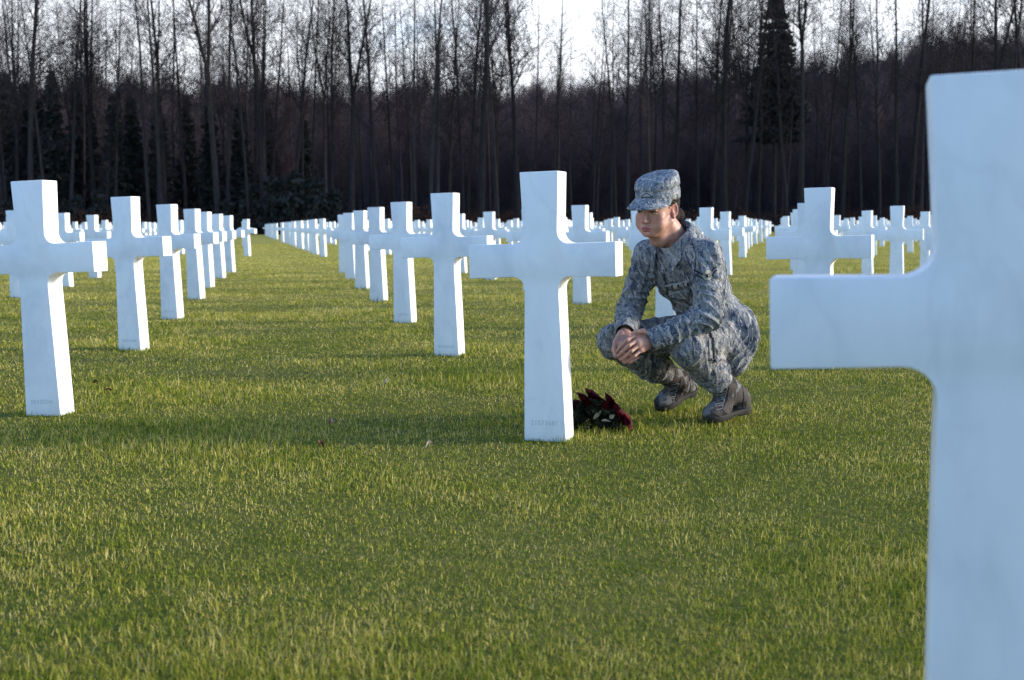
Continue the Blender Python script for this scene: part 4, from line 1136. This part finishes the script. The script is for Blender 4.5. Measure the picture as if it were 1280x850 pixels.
flat_shape('star_centre', JT, [[(cx + 1.1 * math.cos(t), cy + 1.2 * math.sin(t)) for t in np.linspace(0, 2 * np.pi, 8, endpoint=False)]], [M['badge']], .0095, badge or jacket, 0)

# collar: a band round the neck folded outwards, open at the throat, ending in two points
rows = []; na = 41; nkc = J['nk'] + spine * .012 + TB[1] * .012
for k, (dr, dz) in enumerate(((.000, -.010), (.001, .018), (.007, .030), (.014, .026), (.026, .004), (.037, -.016), (.039, -.019))):
    row = []
    for i in range(na):
        t = (i / (na - 1) * 2 - 1); a = t * math.radians(156); front_ = abs(t) ** 6
        rr = .066 + dr + .012 * front_ * (k > 3); z = dz - .050 * front_ * min(k / 3, 1.35) - .018 * abs(t) ** 2
        d = -TB[1] * math.cos(a) + LEFT * math.sin(a)
        row.append(nkc + d * rr * (1.0 + .15 * abs(math.sin(a))) + spine * z + TB[1] * front_ * .030)
    rows.append(row)
V = np.array(rows).reshape(-1, 3); Fq = [(j * na + i, j * na + i + 1, (j + 1) * na + i + 1, (j + 1) * na + i) for j in range(len(rows) - 1) for i in range(na - 1)]
co = body_part('collar', V, Fq, M['camo'], jacket); s_ = co.modifiers.new('thickness', 'SOLIDIFY'); s_.thickness = .003; s_.offset = 0

# ------------------------------------------------------------------ roses at the foot of the cross
def bouquet():
    R = np.random.default_rng(17); base = np.array([.40, 5.00, 0])
    t = empty('bouquet', (.40, 5.00, 0)); tag(t, 'bunch of dark red roses lying on the grass against the foot of the cross', 'bouquet')
    def part(name, V, Fq, m, par=t): return link(name, new_mesh(name, np.array(V) - base, Fq, m, True), par)
    def pt(px, py, Y): return unproj(px, py, Y)
    heads = [(729, 499, 4.98), (739, 495, 5.0), (748, 501, 5.0), (736, 504, 4.96), (761, 501, 5.02), (756, 507, 4.98), (766, 509, 5.0), (769, 515, 4.98), (777, 523, 4.95), (783, 528, 4.93), (722, 507, 5.02), (748, 508, 5.03)]
    root = pt(716, 533, 5.0)
    for px, py, Y in heads:
        c = pt(px, py, Y); ax = unit(c - root + np.array([0, 0, .03]) + R.normal(size=3) * .25 * .1)
        V, Fq = [], []
        q1 = unit(np.cross(ax, [0.2, .3, 1])); q2 = np.cross(ax, q1)
        for lay in range(4):
            n = 3 + lay * 2; rad = .005 + .0062 * lay; hgt = .030 - .0035 * lay
            for k in range(n):
                a0 = 2 * np.pi * k / n + lay * .7 + R.uniform(-.2, .2); wa = 2.4 / n + .35; b = len(V)
                for j in range(5):
                    v_ = j / 4
                    for i in range(5):
                        u = (i / 4 - .5) * 2; a = a0 + u * wa * (.5 + .5 * math.sin(v_ * math.pi * .8 + .2))
                        r = rad * (.45 + .75 * math.sin(v_ * 1.5)) + (.004 + .002 * lay) * max(0, v_ - .65) * 3 * (1 - .3 * u * u) + R.normal(0, .0006)
                        h = hgt * (v_ - .35) - .004 * u * u * v_ + R.normal(0, .0006)
                        V.append(c + q1 * math.cos(a) * r + q2 * math.sin(a) * r + ax * h)
                Fq += [(b + j * 5 + i, b + j * 5 + i + 1, b + j * 5 + i + 6, b + j * 5 + i + 5) for j in range(4) for i in range(4)]
        part('rose', V, Fq, M['petal'])
        p0 = c - ax * .012; p1 = (p0 + root) * .5 + np.array([0, 0, -.012]) + R.normal(size=3) * .006
        pv, pq = prisms([p0, p1], [p1, root + R.normal(size=3) * .012], [.0024, .0026], [.0026, .0026], 6); part('stem', pv, pq, M['stem'])
    def leaf(c, d, nrm, L, W, m, name='leaf'):
        d = unit(d); s_ = unit(np.cross(nrm, d)); n_ = np.cross(d, s_); V = []; cu = R.uniform(.1, .5); tw = R.normal(0, .3)
        for j in range(7):
            v_ = j / 6; wv = W * math.sin(min(v_ * 1.12, 1) * math.pi) ** .7 * (1 - .25 * v_) + .0006
            for u in (-1, -.5, 0, .5, 1): V.append(c + d * L * v_ + s_ * wv * u + n_ * (abs(u) * wv * .5 - cu * L * v_ * v_ + tw * wv * u * v_ + R.normal(0, .0007)))
        part(name, V, [(j * 5 + i, j * 5 + i + 1, j * 5 + i + 6, j * 5 + i + 5) for j in range(6) for i in range(4)], m)
    for k in range(170):
        px = R.uniform(712, 774); lim = 499 + max(0, (px - 745)) * .75 + max(0, 728 - px) * .6; py = R.uniform(lim + 2, 540)
        c = pt(px, py, R.uniform(4.93, 5.05)); c[2] = max(c[2], .008)
        leaf(c, unit([R.normal(.4, .6), R.normal(-.2, .6), R.normal(.1, .4)]), unit([R.normal(0, .5), -.7, .7]), R.uniform(.032, .055), R.uniform(.009, .016), M['leaf'])
    leaf(pt(742, 524, 4.93), pt(752, 512, 4.93) - pt(742, 524, 4.93), [0, -1, .5], .052, .009, M['dry'], 'dry_leaf')
    leaf(pt(751, 526, 4.91), [1, -.1, .1], [0, -.5, 1], .040, .008, M['dry'], 'dry_leaf')
    leaf(pt(762, 523, 4.92), [.6, -.2, .5], [0, -1, .5], .026, .010, M['dry'], 'dry_leaf')
bouquet()

# ------------------------------------------------------------------ fallen leaves and petals on the lawn
def small_leaf(px, py, m, label, size, cat='leaf'):
    size *= .7
    Y = CAM_Z * F_PX / (py - 281.0); p = unproj(px, py, Y); R = np.random.default_rng(int(px * 7 + py)); V = []
    for j in range(5):
        v_ = j / 4; wv = size * .34 * math.sin(v_ * math.pi) ** .7 + .001
        for u in (-1, 0, 1): V.append((size * (v_ - .5), wv * u, .012 * abs(u) + .010 * math.sin(v_ * 5) + R.normal(0, .002)))
    o = link('fallen_leaf', new_mesh('fallen_leaf', V, [(j * 3 + i, j * 3 + i + 1, j * 3 + i + 4, j * 3 + i + 3) for j in range(4) for i in range(2)], m, True), None, (p[0], p[1], .022))
    o.rotation_euler = (R.normal(0, .3), R.normal(0, .3), R.uniform(0, 6)); tag(o, label, cat)
M['litter'] = mat('brown_fallen_leaf', (.16, .07, .04), .8); M['pink'] = mat('pink_petal', (.50, .22, .24), .7); M['pale'] = mat('white_petal', (.72, .72, .70), .6); M['greyleaf'] = mat('grey_fallen_leaf', (.30, .25, .22), .85)
small_leaf(414, 536, M['pink'], 'pink petal lying on the lawn left of the cross with roses', .035, 'petal')
small_leaf(402, 565, M['litter'], 'brown fallen leaf on the lawn below the pink petal', .04)
small_leaf(536, 566, M['greyleaf'], 'grey fallen leaf on the lawn left of the cross with roses', .05)
small_leaf(1044, 459, M['pale'], 'small white petal on the grass under the arm of the huge cross', .05, 'petal')
small_leaf(483, 482, M['pale'], 'tiny white petal on the lawn in front of the third cross', .03, 'petal')
small_leaf(119, 481, M['litter'], 'reddish fallen leaf right of the largest cross on the left', .045)
small_leaf(136, 491, M['litter'], 'brown leaf on the grass below the second left cross', .045)
